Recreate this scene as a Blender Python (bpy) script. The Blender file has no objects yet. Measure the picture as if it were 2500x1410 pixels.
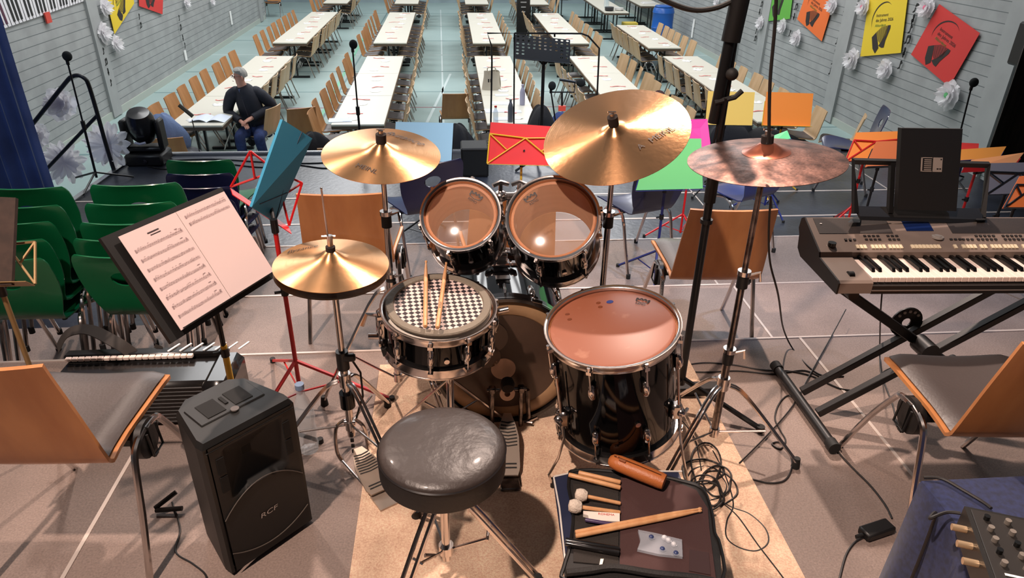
import bpy, math, random
from mathutils import Vector, Matrix
R_=math.radians
random.seed(7)
sc=bpy.context.scene
V=Vector
# ---------------------------------------------------------------- camera
FPX=1735.0
dn=V((-55,3230,FPX)).normalized()
hh=V((-160,-935,FPX)); hh-=dn*hh.dot(dn); hh.normalize()
rr=dn.cross(hh)
CAM=V((0,0,1.78))
cam=bpy.data.objects.new('camera',bpy.data.cameras.new('camera'))
sc.collection.objects.link(cam)
cam.data.lens=FPX/2500*36; cam.data.sensor_width=36; cam.data.clip_start=.05; cam.data.clip_end=200
right=V((rr.x,hh.x,-dn.x)); up=-V((rr.y,hh.y,-dn.y)); fw=V((rr.z,hh.z,-dn.z))
m=Matrix((( right.x,up.x,-fw.x,CAM.x),(right.y,up.y,-fw.y,CAM.y),(right.z,up.z,-fw.z,CAM.z),(0,0,0,1)))
cam.matrix_world=m
sc.camera=cam
def ray(x,y):
    c=V(((x-1250)/FPX,(y-705)/FPX,1)); return V((c.dot(rr),c.dot(hh),-c.dot(dn)))
def PZ(x,y,z): v=ray(x,y); return CAM+v*((z-CAM.z)/v.z)
def PY(x,y,Y): v=ray(x,y); return CAM+v*(Y/v.y)
def PX(x,y,X): v=ray(x,y); return CAM+v*(X/v.x)
def PD(x,y,d): return CAM+ray(x,y)*d
# ---------------------------------------------------------------- view, world, lights
sc.view_settings.view_transform='Standard'; sc.view_settings.look='None'
sc.view_settings.exposure=0.0; sc.view_settings.gamma=1; sc.view_settings.use_curve_mapping=False
w=bpy.data.worlds.new('world'); sc.world=w; w.use_nodes=True
nt=w.node_tree; bg=nt.nodes['Background']
tc=nt.nodes.new('ShaderNodeTexCoord'); sx=nt.nodes.new('ShaderNodeSeparateXYZ'); rp=nt.nodes.new('ShaderNodeValToRGB')
nt.links.new(tc.outputs['Generated'],sx.inputs[0]); mr=nt.nodes.new('ShaderNodeMapRange')
mr.inputs['From Min'].default_value=-.6; mr.inputs['From Max'].default_value=.9
nt.links.new(sx.outputs['Y'],mr.inputs['Value']); nt.links.new(mr.outputs[0],rp.inputs[0])
rp.color_ramp.elements[0].color=(.05,.04,.04,1); rp.color_ramp.elements[1].color=(.66,.68,.72,1)
nt.links.new(rp.outputs[0],bg.inputs['Color']); bg.inputs['Strength'].default_value=.42
def lamp(name,kind,loc,target,energy,color,size=1,sy=None,spot=60,blend=.3):
    l=bpy.data.lights.new(name,kind); l.energy=energy; l.color=color
    o=bpy.data.objects.new(name,l); sc.collection.objects.link(o); o.location=loc
    d=V(target)-V(loc); o.rotation_euler=d.to_track_quat('-Z','Y').to_euler()
    if kind=='AREA':
        l.size=size
        if sy: l.shape='RECTANGLE'; l.size_y=sy
    if kind=='SPOT': l.spot_size=R_(spot); l.spot_blend=blend; l.shadow_soft_size=size
    return o
WARM=(1,.78,.66)
lamp('stage_and_fill_light','SPOT',(-1.75,-.35,5.6),(.1,1.7,.2),1650,WARM,.09,spot=62,blend=.9)
lamp('stage_and_fill_light','SPOT',(1.55,5.7,6.2),(.6,1.7,0),1900,WARM,.09,spot=50,blend=.9)
lamp('stage_and_fill_light','SPOT',(-3.2,5.8,5.8),(-.8,2.2,0),520,WARM,.12,spot=62,blend=.6)
lamp('stage_and_fill_light','SPOT',(3.0,1.2,5.4),(1.9,5.4,-.5),1000,(.42,.64,1),.12,spot=50,blend=.8)
lamp('stage_and_fill_light','SPOT',(-2.4,1.6,5.6),(-2.4,6.4,-.5),480,(.72,.84,1),.12,spot=70,blend=.8)
lamp('stage_and_fill_light','SPOT',(.6,.9,6.0),(2.0,6.2,.2),1500,(1,.93,.86),.15,spot=38,blend=.9)  # added fill with no known fixture, brightens the folders at the stage front
for i,(x,y) in enumerate([(-3,11),(3.2,11),(-3,17),(3.2,17),(-3,24),(3.2,24)]):
    lamp('hall_light','AREA',(x,y,4.9),(x,y,-1.47),270,(1,1,1),2.2,5)
# ---------------------------------------------------------------- helpers
def lin(c):
    c=c/255.; return c/12.92 if c<=.04045 else ((c+.055)/1.055)**2.4
def rgb(t): return (lin(t[0]),lin(t[1]),lin(t[2]),1)
MATS={}
def M(name,col=(128,128,128),rough=.5,metal=0,noise=0,ns=20,bump=0,bs=60,col2=None,kind=None,alpha=1,coat=0,aniso=0,stretch=(1,1,1),sheen=0,emit=0):
    if name in MATS: return MATS[name]
    mt=bpy.data.materials.new(name); mt.use_nodes=True; n=mt.node_tree; b=n.nodes['Principled BSDF']; L=n.links.new
    b.inputs['Base Color'].default_value=rgb(col); b.inputs['Roughness'].default_value=rough; b.inputs['Metallic'].default_value=metal
    if coat: b.inputs['Coat Weight'].default_value=coat; b.inputs['Coat Roughness'].default_value=.08
    if sheen: b.inputs['Sheen Weight'].default_value=sheen
    if emit: b.inputs['Emission Color'].default_value=rgb(col); b.inputs['Emission Strength'].default_value=emit
    if alpha<1: b.inputs['Alpha'].default_value=alpha
    t=n.nodes.new('ShaderNodeTexCoord'); mp=n.nodes.new('ShaderNodeMapping'); L(t.outputs['Object'],mp.inputs[0]); mp.inputs['Scale'].default_value=stretch
    if noise or col2:
        nz=n.nodes.new('ShaderNodeTexNoise'); nz.inputs['Scale'].default_value=ns; nz.inputs['Detail'].default_value=6; L(mp.outputs[0],nz.inputs['Vector'])
        cr=n.nodes.new('ShaderNodeValToRGB'); c2=col2 or tuple(max(0,c*(1-noise)) for c in col)
        cr.color_ramp.elements[0].position=.35; cr.color_ramp.elements[1].position=.65
        cr.color_ramp.elements[0].color=rgb(c2); cr.color_ramp.elements[1].color=rgb(col)
        L(nz.outputs['Fac'],cr.inputs[0]); L(cr.outputs[0],b.inputs['Base Color'])
    if bump:
        nb=n.nodes.new('ShaderNodeTexNoise'); nb.inputs['Scale'].default_value=bs; nb.inputs['Detail'].default_value=4; L(mp.outputs[0],nb.inputs['Vector'])
        bp=n.nodes.new('ShaderNodeBump'); bp.inputs['Strength'].default_value=bump; bp.inputs['Distance'].default_value=.01
        L(nb.outputs['Fac'],bp.inputs['Height']); L(bp.outputs[0],b.inputs['Normal'])
    if aniso:
        b.inputs['Anisotropic'].default_value=aniso; b.inputs['Anisotropic Rotation'].default_value=.25
        tg=n.nodes.new('ShaderNodeTangent'); tg.direction_type='RADIAL'; tg.axis='Z'; L(tg.outputs[0],b.inputs['Tangent'])
    MATS[name]=mt; return mt
class G:
    def __init__(s): s.v=[]; s.f=[]; s.mi=[]; s.cur=0
    def add(s,vs,fs):
        o=len(s.v); s.v+= [V(p) for p in vs]; s.f+=[tuple(i+o for i in f) for f in fs]; s.mi+=[s.cur]*len(fs); return s
    def box(s,c,d,rot=None,bev=0):
        c=V(c); x,y,z=[q/2 for q in d]
        if bev:
            b=min(bev,x*.9,y*.9,z*.9); pts=[]
            # chamfered box : 24 verts
            import itertools
            vs=[];idx={}
            for sx_,sy_,sz_ in itertools.product((-1,1),repeat=3):
                for k in range(3):
                    p=[sx_*(x-b),sy_*(y-b),sz_*(z-b)]; p[k]=[sx_*x,sy_*y,sz_*z][k]
                    idx[(sx_,sy_,sz_,k)]=len(vs); vs.append(V(p))
            fs=[]
            for k in range(3):
                a,b2=[q for q in range(3) if q!=k]
                for sg in (-1,1):
                    loop=[]
                    for (u,w_) in ((-1,-1),(1,-1),(1,1),(-1,1)):
                        q=[0,0,0]; q[k]=sg; q[a]=u; q[b2]=w_; loop.append(idx[(q[0],q[1],q[2],k)])
                    fs.append(loop)
                for u in (-1,1):
                    for w_ in (-1,1):
                        q=[0,0,0]; q[a]=u; q[b2]=w_; l=[]
                        q[k]=-1; l.append(idx[(*q,a)]); q[k]=1; l+= [idx[(*q,a)],idx[(*q,b2)]]; q[k]=-1; l.append(idx[(*q,b2)])
                        fs.append(l)
            for q in itertools.product((-1,1),repeat=3): fs.append([idx[(*q,0)],idx[(*q,1)],idx[(*q,2)]])
        else:
            vs=[V((i*x,j*y,k*z)) for i in (-1,1) for j in (-1,1) for k in (-1,1)]
            fs=[(0,1,3,2),(4,6,7,5),(0,4,5,1),(2,3,7,6),(0,2,6,4),(1,5,7,3)]
        if rot is not None: vs=[rot@p for p in vs]
        return s.add([p+c for p in vs],fs)
    def tube(s,pts,r,n=8,cap=True,r2=None):
        pts=[V(p) for p in pts]; vs=[];N=len(pts); pv=None
        for i,p in enumerate(pts):
            t=(pts[min(i+1,N-1)]-pts[max(i-1,0)])
            if t.length<1e-9: t=V((0,0,1))
            t.normalize()
            if pv is None:
                a=t.orthogonal().normalized()
            else:
                a=pv-t*pv.dot(t)
                a=a.normalized() if a.length>1e-6 else t.orthogonal().normalized()
            pv=a; b=t.cross(a)
            k=i/(N-1) if N>1 else 0
            q=r[i] if isinstance(r,(list,tuple)) else (r if r2 is None else r+(r2-r)*k)
            for j in range(n):
                an=2*math.pi*j/n; vs.append(p+a*math.cos(an)*q+b*math.sin(an)*q)
        fs=[(i*n+j,i*n+(j+1)%n,(i+1)*n+(j+1)%n,(i+1)*n+j) for i in range(N-1) for j in range(n)]
        if cap: fs+= [tuple(range(n))[::-1],tuple((N-1)*n+j for j in range(n))]
        return s.add(vs,fs)
    def cyl(s,a,b,r,r2=None,n=16): return s.tube([a,b],r,n,True,r2)
    def lathe(s,prof,mat=None,n=32,closed=False,arc=None):
        vs=[];fs=[];k=len(prof)
        for i in range(n):
            an=2*math.pi*i/n
            for (r,z) in prof: vs.append(V((r*math.cos(an),r*math.sin(an),z)))
        for i in range(n):
            for j in range(k-1 if not closed else k):
                a=i*k+j; b=i*k+(j+1)%k; c=((i+1)%n)*k+(j+1)%k; d=((i+1)%n)*k+j
                fs.append((a,d,c,b))
        if mat is not None: vs=[mat@p for p in vs]
        return s.add(vs,fs)
    def ball(s,c,r,n=12,sc_=(1,1,1),mat=None):
        pr=[(max(1e-5,math.sin(math.pi*i/n)),-math.cos(math.pi*i/n)) for i in range(n+1)]
        mm=Matrix.Translation(V(c))@(mat.to_4x4() if mat else Matrix())@Matrix.Diagonal((r*sc_[0],r*sc_[1],r*sc_[2],1))
        return s.lathe(pr,mm,max(8,int(n*1.4)))
    def poly(s,pts,off):   # prism: polygon extruded by vector off
        n=len(pts); off=V(off); p=[V(q) for q in pts]
        return s.add(p+[q+off for q in p],[tuple(range(n))[::-1],tuple(range(n,2*n))]+[(i,(i+1)%n,n+(i+1)%n,n+i) for i in range(n)])
    def grid(s,fn,nu,nv,th=0,skip=None,th_dir=None):
        P=[[V(fn(i/nu,j/nv)) for j in range(nv+1)] for i in range(nu+1)]
        def nrm(i,j):
            a=P[min(i+1,nu)][j]-P[max(i-1,0)][j]; b=P[i][min(j+1,nv)]-P[i][max(j-1,0)]; c=a.cross(b)
            return c.normalized() if c.length>0 else V((0,0,1))
        vs=[P[i][j] for i in range(nu+1) for j in range(nv+1)]
        id_=lambda i,j:i*(nv+1)+j
        keep=[(i,j) for i in range(nu) for j in range(nv) if not(skip and skip((i+.5)/nu,(j+.5)/nv))]
        fs=[(id_(i,j),id_(i+1,j),id_(i+1,j+1),id_(i,j+1)) for i,j in keep]
        if th:
            N=len(vs); vs2=[P[i][j]-nrm(i,j)*th for i in range(nu+1) for j in range(nv+1)]
            fs2=[tuple(q+N for q in f[::-1]) for f in fs]
            ed={}
            for f in fs:
                for a,b in zip(f,f[1:]+f[:1]): ed[(a,b)]=1
            fs3=[(b,a,a+N,b+N) for (a,b) in ed if (b,a) not in ed]
            return s.add(vs+vs2,fs+fs2+fs3)
        return s.add(vs,fs)
    def build(s,name,mat,par=None,world=False,smooth=True,ang=40):
        vs=s.v
        if par is not None and world:
            mi=MW[par.name].inverted(); vs=[mi@p for p in vs]
        me=bpy.data.meshes.new(name); me.from_pydata([tuple(p) for p in vs],[],s.f)
        for q in (mat if isinstance(mat,(list,tuple)) else [mat]): me.materials.append(q)
        if any(s.mi): me.polygons.foreach_set('material_index',s.mi)
        me.validate()
        import bmesh
        b=bmesh.new(); b.from_mesh(me); bmesh.ops.recalc_face_normals(b,faces=b.faces)
        for f in b.faces: f.smooth=smooth
        if smooth:
            for e in b.edges:
                if len(e.link_faces)==2 and e.calc_face_angle(0)>R_(ang): e.smooth=False
        b.to_mesh(me); b.free()
        o=bpy.data.objects.new(name,me); sc.collection.objects.link(o)
        if par is not None: o.parent=par
        return o
MW={}
def tag(o,label,cat,group=None,kind=None):
    o['label']=label
    if cat: o['category']=cat
    if group: o['group']=group
    if kind: o['kind']=kind
    return o
def thing(name,label,cat,loc=(0,0,0),rz=0,group=None,mat=None):
    o=bpy.data.objects.new(name,None); sc.collection.objects.link(o); o.empty_display_size=.1
    mm=mat if mat is not None else Matrix.Translation(V(loc))@Matrix.Rotation(rz,4,'Z')
    o.matrix_world=mm
    o.location,o.rotation_euler,_=mm.to_translation(),mm.to_euler(),0
    MW[o.name]=mm.copy()
    return tag(o,label,cat,group)
KIDS={}
def dup(o,mm=None,label=None,group=None,depth=0,par=None,ovr=None):
    c=o.copy(); sc.collection.objects.link(c)
    if par is not None: c.parent=par
    if mm is not None:
        c.location=mm.to_translation(); c.rotation_euler=mm.to_euler(); MW[c.name]=mm.copy()
    if label: c['label']=label
    if group: c['group']=group
    if o.name not in KIDS: KIDS[o.name]=list(o.children)
    if ovr and o.type=='MESH' and o.data.materials and o.data.materials[0].name in ovr:
        key=(o.data.name,ovr[o.data.materials[0].name].name)
        if key not in OV:
            d=o.data.copy(); d.materials[0]=ovr[o.data.materials[0].name]; OV[key]=d
        c.data=OV[key]
    for ch in KIDS[o.name]: dup(ch,None,None,None,depth+1,c,ovr)
    return c
OV={}
def struct(g,name,mat,smooth=False):
    o=g.build(name,mat,smooth=smooth); o['kind']='structure'; return o
def frame(c,n,xh=(1,0,0)):
    n=V(n).normalized(); x=V(xh); x=(x-n*x.dot(n)).normalized(); y=n.cross(x)
    return Matrix(((x.x,y.x,n.x,c[0]),(x.y,y.y,n.y,c[1]),(x.z,y.z,n.z,c[2]),(0,0,0,1)))
def TR(x,y,z,rz=0): return Matrix.Translation((x,y,z))@Matrix.Rotation(rz,4,'Z')
def smooth_path(pts,k=6):
    pts=[V(p) for p in pts]; out=[]
    for i in range(len(pts)-1):
        p0=pts[max(i-1,0)];p1=pts[i];p2=pts[i+1];p3=pts[min(i+2,len(pts)-1)]
        for j in range(k):
            t=j/k; out.append(.5*((2*p1)+(p2-p0)*t+(2*p0-5*p1+4*p2-p3)*t*t+(3*p1-p0-3*p2+p3)*t**3))
    return out+[pts[-1]]
def text_mesh(s,size,align='LEFT',shear=0,font=None):
    c=bpy.data.curves.new('t','FONT'); c.body=s; c.size=size; c.align_x=align; c.extrude=0; c.shear=shear; c.resolution_u=3
    o=bpy.data.objects.new('t',c); me=bpy.data.meshes.new_from_object(o)
    bpy.data.objects.remove(o); vs=[v.co.copy() for v in me.vertices]; fs=[tuple(p.vertices) for p in me.polygons]
    bpy.data.meshes.remove(me); bpy.data.curves.remove(c); return vs,fs
ORD=['first','second','third','fourth','fifth','sixth','seventh','eighth','ninth','tenth','eleventh','twelfth','thirteenth','fourteenth','fifteenth','sixteenth']
# common materials
chrome=M('chrome',(214,206,202),.19,1)
dchrome=M('worn_chrome',(150,140,135),.25,1,noise=.4,ns=40)
blackp=M('black_plastic',(20,19,19),.45)
blackm=M('black_metal',(16,16,17),.35)
blackg=M('black_gloss',(5,5,6),.07); blackg.node_tree.nodes['Principled BSDF'].inputs['Specular IOR Level'].default_value=.35
rubber=M('rubber',(22,21,20),.7)
# ================================================================ SETTING
HF=-1.47; ZB,Z2,Z3,ZS=0.0,-.17,-.34,-.52
E1,E2,E3,EF=2.75,3.61,4.65,7.33
def boardmat(name,col,step,dark,gap=.08):
    mt=M(name,col,.75,noise=.08,ns=3); n=mt.node_tree; L=n.links.new; b=n.nodes['Principled BSDF']
    t=n.nodes.new('ShaderNodeTexCoord'); s=n.nodes.new('ShaderNodeSeparateXYZ'); L(t.outputs['Object'],s.inputs[0])
    d=n.nodes.new('ShaderNodeMath'); d.operation='DIVIDE'; d.inputs[1].default_value=step; L(s.outputs['Z'],d.inputs[0])
    f=n.nodes.new('ShaderNodeMath'); f.operation='FRACT'; L(d.outputs[0],f.inputs[0])
    l=n.nodes.new('ShaderNodeMath'); l.operation='LESS_THAN'; l.inputs[1].default_value=gap; L(f.outputs[0],l.inputs[0])
    mx=n.nodes.new('ShaderNodeMix'); mx.data_type='RGBA'; src=b.inputs['Base Color'].links[0].from_socket
    L(l.outputs[0],mx.inputs['Factor']); L(src,mx.inputs['A']); mx.inputs['B'].default_value=rgb(dark); L(mx.outputs['Result'],b.inputs['Base Color'])
    return mt
wallm=boardmat('painted_boards',(160,163,163),.125,(98,105,106))
plain=M('painted_panel',(160,163,163),.7,noise=.05,ns=3)
lx=lambda y:-5.70-.0097*(y-12.2)
rx=lambda y:6.612-.0115*(y-12.07)
NL=V((1,.0097,0)).normalized(); NR=V((-1,-.0115,0)).normalized()
def WL(px,py,off=.0):
    v=ray(px,py); p0=V((lx(0)+off,0,0)); t=(p0-CAM).dot(NL)/v.dot(NL); return CAM+v*t
def WR(px,py,off=.0):
    v=ray(px,py); p0=V((rx(0)-off,0,0)); t=(p0-CAM).dot(NR)/v.dot(NR); return CAM+v*t
g=G(); g.poly([(lx(1),1,HF),(lx(24.6),24.6,HF),(lx(24.6),24.6,5.2),(lx(1),1,5.2)],(-.15,0,0)); struct(g,'wall_left',wallm)
g=G(); g.poly([(rx(1),1,HF),(rx(29.3),29.3,HF),(rx(29.3),29.3,5.2),(rx(1),1,5.2)],(.15,0,0)); struct(g,'wall_right',wallm)
g=G(); g.poly([(-10,28.95,HF),(8,29.2,HF),(8,29.2,5.2),(-10,28.95,5.2)],(0,.15,0)); struct(g,'wall_back',M('back_wall',(150,168,176),.7,noise=.1,ns=1.5))
g=G(); g.poly([(-10,24.75,HF),(lx(24.6)-.15,24.75,HF),(lx(24.6)-.15,24.75,5.2),(-10,24.75,5.2)],(0,.1,0)); struct(g,'trim_1',plain)
n=2
for f,ys in ((WL,[(249,141),(636,40)]),):
    for (px,py) in ys:
        y=f(px,py).y; g=G(); g.box((lx(y)+.02,y,1.85),(.05,.34,6.6)); struct(g,'trim_%d'%n,plain); n+=1
for px,py in ((2443,200),(2050,160),(1845,200),(1790,150)):
    y=WR(px,py).y; g=G(); g.box((rx(y)-.02,y,1.85),(.05,.36,6.6)); struct(g,'trim_%d'%n,plain); n+=1
# a row of wide panels above boards
for (f,x,sg,Y0,Y1,nm) in ((lx,0,1,2,24.4,'baseboard_left'),(rx,0,-1,2,29,'baseboard_right')):
    g=G(); g.poly([(f(Y0),Y0,HF),(f(Y1),Y1,HF),(f(Y1),Y1,HF+.12),(f(Y0),Y0,HF+.12)],(sg*.02,0,0)); struct(g,nm,M('skirting',(170,178,170),.5))
# hall floor with court lines
hallf=M('sports_floor',(158,180,178),.42,col2=(148,170,168),ns=.9)
g=G(); g.box((-1,17,HF-.05),(20,34,.1))
def strip(g,a,b,w,z,mi):
    a=V(a);b=V(b); d=(b-a).normalized(); p=V((-d.y,d.x,0))*w/2; k=g.cur; g.cur=mi
    g.poly([(*(a-p)[:2],z-.004),(*(b-p)[:2],z-.004),(*(b+p)[:2],z-.004),(*(a+p)[:2],z-.004)],(0,0,.006)); g.cur=k
L3=lambda x,y:tuple(PZ(x,y,HF))
for yy,c,wd in ((10.45,1,.05),(11.6,1,.04),(13.1,3,.05),(14.35,1,.04),(16.3,1,.05),(18.3,2,.05),(20.4,1,.05),(23.0,1,.05),(26,1,.05)):
    strip(g,(lx(yy),yy,0),(rx(yy),yy,0),wd,HF,c)
strip(g,L3(765,318),L3(905,60),.06,HF,4)
strip(g,L3(1020,345),L3(1100,180),.05,HF,2)
strip(g,(-4.55,8,0),(-4.1,27,0),.05,HF,3)
strip(g,(-2.25,8,0),(-2.1,27,0),.04,HF,1); strip(g,(-.1,8,0),(-.3,27,0),.035,HF,2); strip(g,(5.5,7,0),(5.2,28,0),.05,HF,1)
floor=struct(g,'floor',[hallf,M('line_grey',(105,135,138),.5),M('line_white',(190,205,205),.5),M('line_red',(150,110,118),.5),M('line_green',(120,190,160),.5)])
# stage : lowest deck and three terraces
deckf=M('stage_deck',(60,64,74),.28,col2=(30,31,35),ns=1.6,bump=.15,bs=25)
risef=M('riser_deck',(142,124,115),.55,col2=(120,104,96),ns=2.2,bump=.12,bs=90)
# scratches: fine second noise
def scuff(mt,amt=.25):
    n=mt.node_tree; L=n.links.new; b=n.nodes['Principled BSDF']; src=b.inputs['Base Color'].links[0].from_socket
    t=n.nodes.new('ShaderNodeTexCoord'); nz=n.nodes.new('ShaderNodeTexNoise'); nz.inputs['Scale'].default_value=160; nz.inputs['Detail'].default_value=3; L(t.outputs['Object'],nz.inputs['Vector'])
    mx=n.nodes.new('ShaderNodeMix'); mx.data_type='RGBA'; mx.blend_type='OVERLAY'; mx.inputs['Factor'].default_value=amt
    L(src,mx.inputs['A']); L(nz.outputs['Fac'],mx.inputs['B']); L(mx.outputs['Result'],b.inputs['Base Color'])
scuff(risef,.5)
darkf=M('riser_face',(38,35,34),.7)
joint=M('joint_strip',(205,190,180),.4,.3)
g=G(); g.poly([(-3.22,7.33,ZS),(5.2,7.33,ZS),(5.2,-1,ZS),(-3.6,-1,ZS)],(0,0,-.12)); g.cur=1
for y,wd in ((5.46,.022),(6.05,.022)): g.box((.8,y,ZS+.001),(8.2,wd,.004))
for x in (2.2,4.1,.2,-1.8): g.box((x,5.9,ZS+.001),(.012,2.4,.004))
struct(g,'floor',[deckf,joint])
g=G(); g.box((1.0,EF+.02,ZS-.02),(8.5,.05,.10),bev=.01); struct(g,'trim_20',M('aluminium_edge',(200,202,205),.25,.9))
g=G(); g.poly([(-3.24,7.35,ZS-.06),(-3.62,-1,ZS-.06),(-3.58,-1,ZS+.02),(-3.20,7.35,ZS+.02)],(-.05,0,0)); struct(g,'trim_21',M('aluminium_edge'))
g=G(); g.box((.8,EF-.03,(ZS-.1+HF)/2),(8,.04,ZS-.1-HF)); struct(g,'trim_22',M('stage_skirt',(20,20,22),.9))
def riser(x0,x1,y0,y1,z,nm,cuts):
    g=G(); g.box(((x0+x1)/2,(y0+y1)/2,z-.02),(x1-x0,y1-y0,.04)); g.cur=2
    g.box(((x0+x1)/2,y1-.006,z+.001),(x1-x0,.012,.006))
    for x in cuts: g.box((x,(y0+y1)/2,z+.0008),(.013,y1-y0,.004))
    g.cur=1; g.box(((x0+x1)/2,y1-.03,(z-.04+ZS)/2),(x1-x0-.04,.02,z-.04-ZS-.002)); g.box((x0+.03,(y0+y1)/2,(z-.04+ZS)/2),(.02,y1-y0-.1,z-.04-ZS-.002))
    return struct(g,'floor',[risef,darkf,joint])
riser(-1.5,3.9,E2,E3,Z3,'L3',(-.35,1.68,3.7))
riser(-1.22,3.9,E1,E2,Z2,'L2',(-.30,1.63,3.6))
riser(-2.9,3.9,-1.0,E1,ZB,'B',(-1.19,1.62,3.6))
g=G(); g.box((-2.06,(E1+E2)/2,Z3-.02),(1.66,E2-E1,.04)); struct(g,'floor',risef)
# side curtains
def curtain(name,x0,x1,y,z0,z1,mat,folds,amp,label):
    g=G(); W=x1-x0
    g.grid(lambda u,v:(x0+W*u+.02*math.sin(v*5+u*9),y+amp*math.sin(u*folds*2*math.pi)+amp*.4*math.sin(u*folds*4.7+v*2),z0+(z1-z0)*v),int(folds*14),10,.006)
    o=g.build(name,mat); tag(o,label,'curtain'); return o
p=PY(131,450,5.9)
curtain('stage_curtain',p.x-2.6,p.x,5.9,HF,3.6,M('blue_curtain',(62,84,148),.85,col2=(44,62,118),ns=3,sheen=.3),19,.05,'long blue pleated stage curtain hanging at the left edge')
p=PY(2419,356,6.6)
curtain('stage_curtain',p.x,p.x+2.4,6.6,HF+.9,3.6,M('brown_curtain',(46,36,31),.9,col2=(24,19,17),ns=6,stretch=(6,6,.3)),5,.1,'dark brown curtain hanging at the right edge beside the wall')
# beige rug
g=G(); g.box((.345,1.50,.004),(1.37,2.24,.008))
rugm=M('rug',(220,188,160),.92,col2=(202,168,142),ns=9,bump=.4,bs=300); scuff(rugm,.6)
# speckle stain: darker patch
tag(g.build('rug',rugm),'beige hard-wearing rug under the drum kit','rug')
# ================================================================ CHAIRS
wood=M('beech_amber',(204,138,84),.42,col2=(182,116,66),ns=2.2,stretch=(5,5,.7),coat=.25)
wood2=M('beech_pale',(204,172,134),.45,col2=(190,156,116),ns=2.2,stretch=(5,5,.7))
woodh=M('beech_hall',(190,136,84),.45,col2=(172,118,70),ns=2.2,stretch=(5,5,.7))
padm=M('charcoal_vinyl',(74,66,64),.42,bump=.07,bs=120)
PROF=[(-.285,.82,.190),(-.268,.75,.194),(-.246,.66,.2),(-.226,.57,.206),(-.21,.50,.21),(-.197,.452,.212),(-.172,.425,.206),(-.13,.418,.2),(-.05,.424,.205),(.05,.436,.217),(.13,.444,.225),(.185,.44,.226),(.215,.42,.218)]
def interp(P,t):
    k=t*(len(P)-1); i=min(int(k),len(P)-2); q=k-i
    return [a+(b-a)*q for a,b in zip(P[i],P[i+1])]
def chair_fn(u,v):
    y,z,w_=interp(PROF,v); s=2*u-1; back=max(0,1-v/.45); seat=max(0,min(1,(v-.45)/.2))
    # rounded corners at seat front
    if v>.9: w_-= .03*((v-.9)/.1)**2
    return (w_*s, y-.022*back*(1-s*s), z+.018*seat*s*s)
def make_chair(label,group,wd,pad):
    t=thing('stacking_chair',label,'chair',group=group)
    g=G(); g.grid(chair_fn,10,34,.011); g.build('seat_shell',wd,t,ang=50)
    g=G()
    def pf(u,v):
        x,y,z=chair_fn(.5+(u-.5)*.93,.49+v*.485); e=min(1,min(u,1-u)*8,min(v,1-v)*10+.15); return (x,y,z+.006+.018*e**.5)
    g.grid(pf,12,20,.014); g.build('seat_pad',pad,t,ang=60)
    for s in (-1,1):
        X=.222*s
        g=G(); g.tube(smooth_path([(X*1.06,-.235,0.001),(X*1.03,-.165,.2),(X,-.115,.36),(X,-.085,.40),(X,-.03,.415)],4),.0105,8); g.build('leg',chrome,t)
        g=G(); g.tube(smooth_path([(X*1.06,.265,0.001),(X*1.04,.16,.22),(X,.075,.37),(X,.04,.405),(X,-.03,.415)],4),.0105,8); g.build('leg',chrome,t)
        g=G(); g.cyl((X*.9,-.02,.375),(X*1.02,-.02,.375),.062,n=18); g.box((X*1.04,-.02,.365),(.012,.02,.11)); g.tube([(X*1.07,-.05,.41),(X*1.1,-.05,.33),(X*1.1,.01,.33),(X*1.07,.01,.41)],.004,6); g.build('leg_bracket',blackp,t)
    g=G(); g.box((0,-.02,.395),(.4,.10,.022)); g.build('seat_support',blackp,t)
    return t
proto=make_chair('x','y',wood,padm)
OVH={wood.name:woodh}; OVP={wood.name:wood2}
first=[True]
def put_chair(x,y,z,rz,label,group=None,ovr=None):
    if first[0] and ovr is None:
        first[0]=False; o=proto; mm=TR(x,y,z,rz); o.matrix_world=mm; o.location=(x,y,z); o.rotation_euler=(0,0,rz); MW[o.name]=mm
        o['label']=label
        if group: o['group']=group
        elif 'group' in o: del o['group']
        return o
    c=dup(proto,TR(x,y,z,rz),label,group,ovr=ovr)
    if not group and 'group' in c: del c['group']
    return c
# nearest chairs on the terraces
def back_at(px,py,z,rz=0):  # chair whose back top centre shows at this pixel
    p=PZ(px,py,z+.82); o=V((math.cos(rz+math.pi/2),math.sin(rz+math.pi/2),0))*.285
    return p.x+o.x,p.y+o.y
x,y=back_at(833,470,Z2); put_chair(x,max(y,3.06),Z2,R_(-1),'amber wooden chair with grey pad behind the hi-hat cymbals')
x,y=back_at(1800,508,Z2); put_chair(x,max(y,3.06),Z2,R_(-3),'amber wooden chair with grey pad between mic pole and keyboard')
put_chair(-1.145,1.765,0,R_(-3),'amber wooden chair at the left edge beside the black loudspeaker')
put_chair(1.65,1.70,0,R_(-4),'amber wooden chair at the right edge in front of the keyboard')
x,y=back_at(1248,479,Z2); put_chair(x,max(y,3.06),Z2,R_(2),'amber wooden chair hidden behind the two rack toms')
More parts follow.
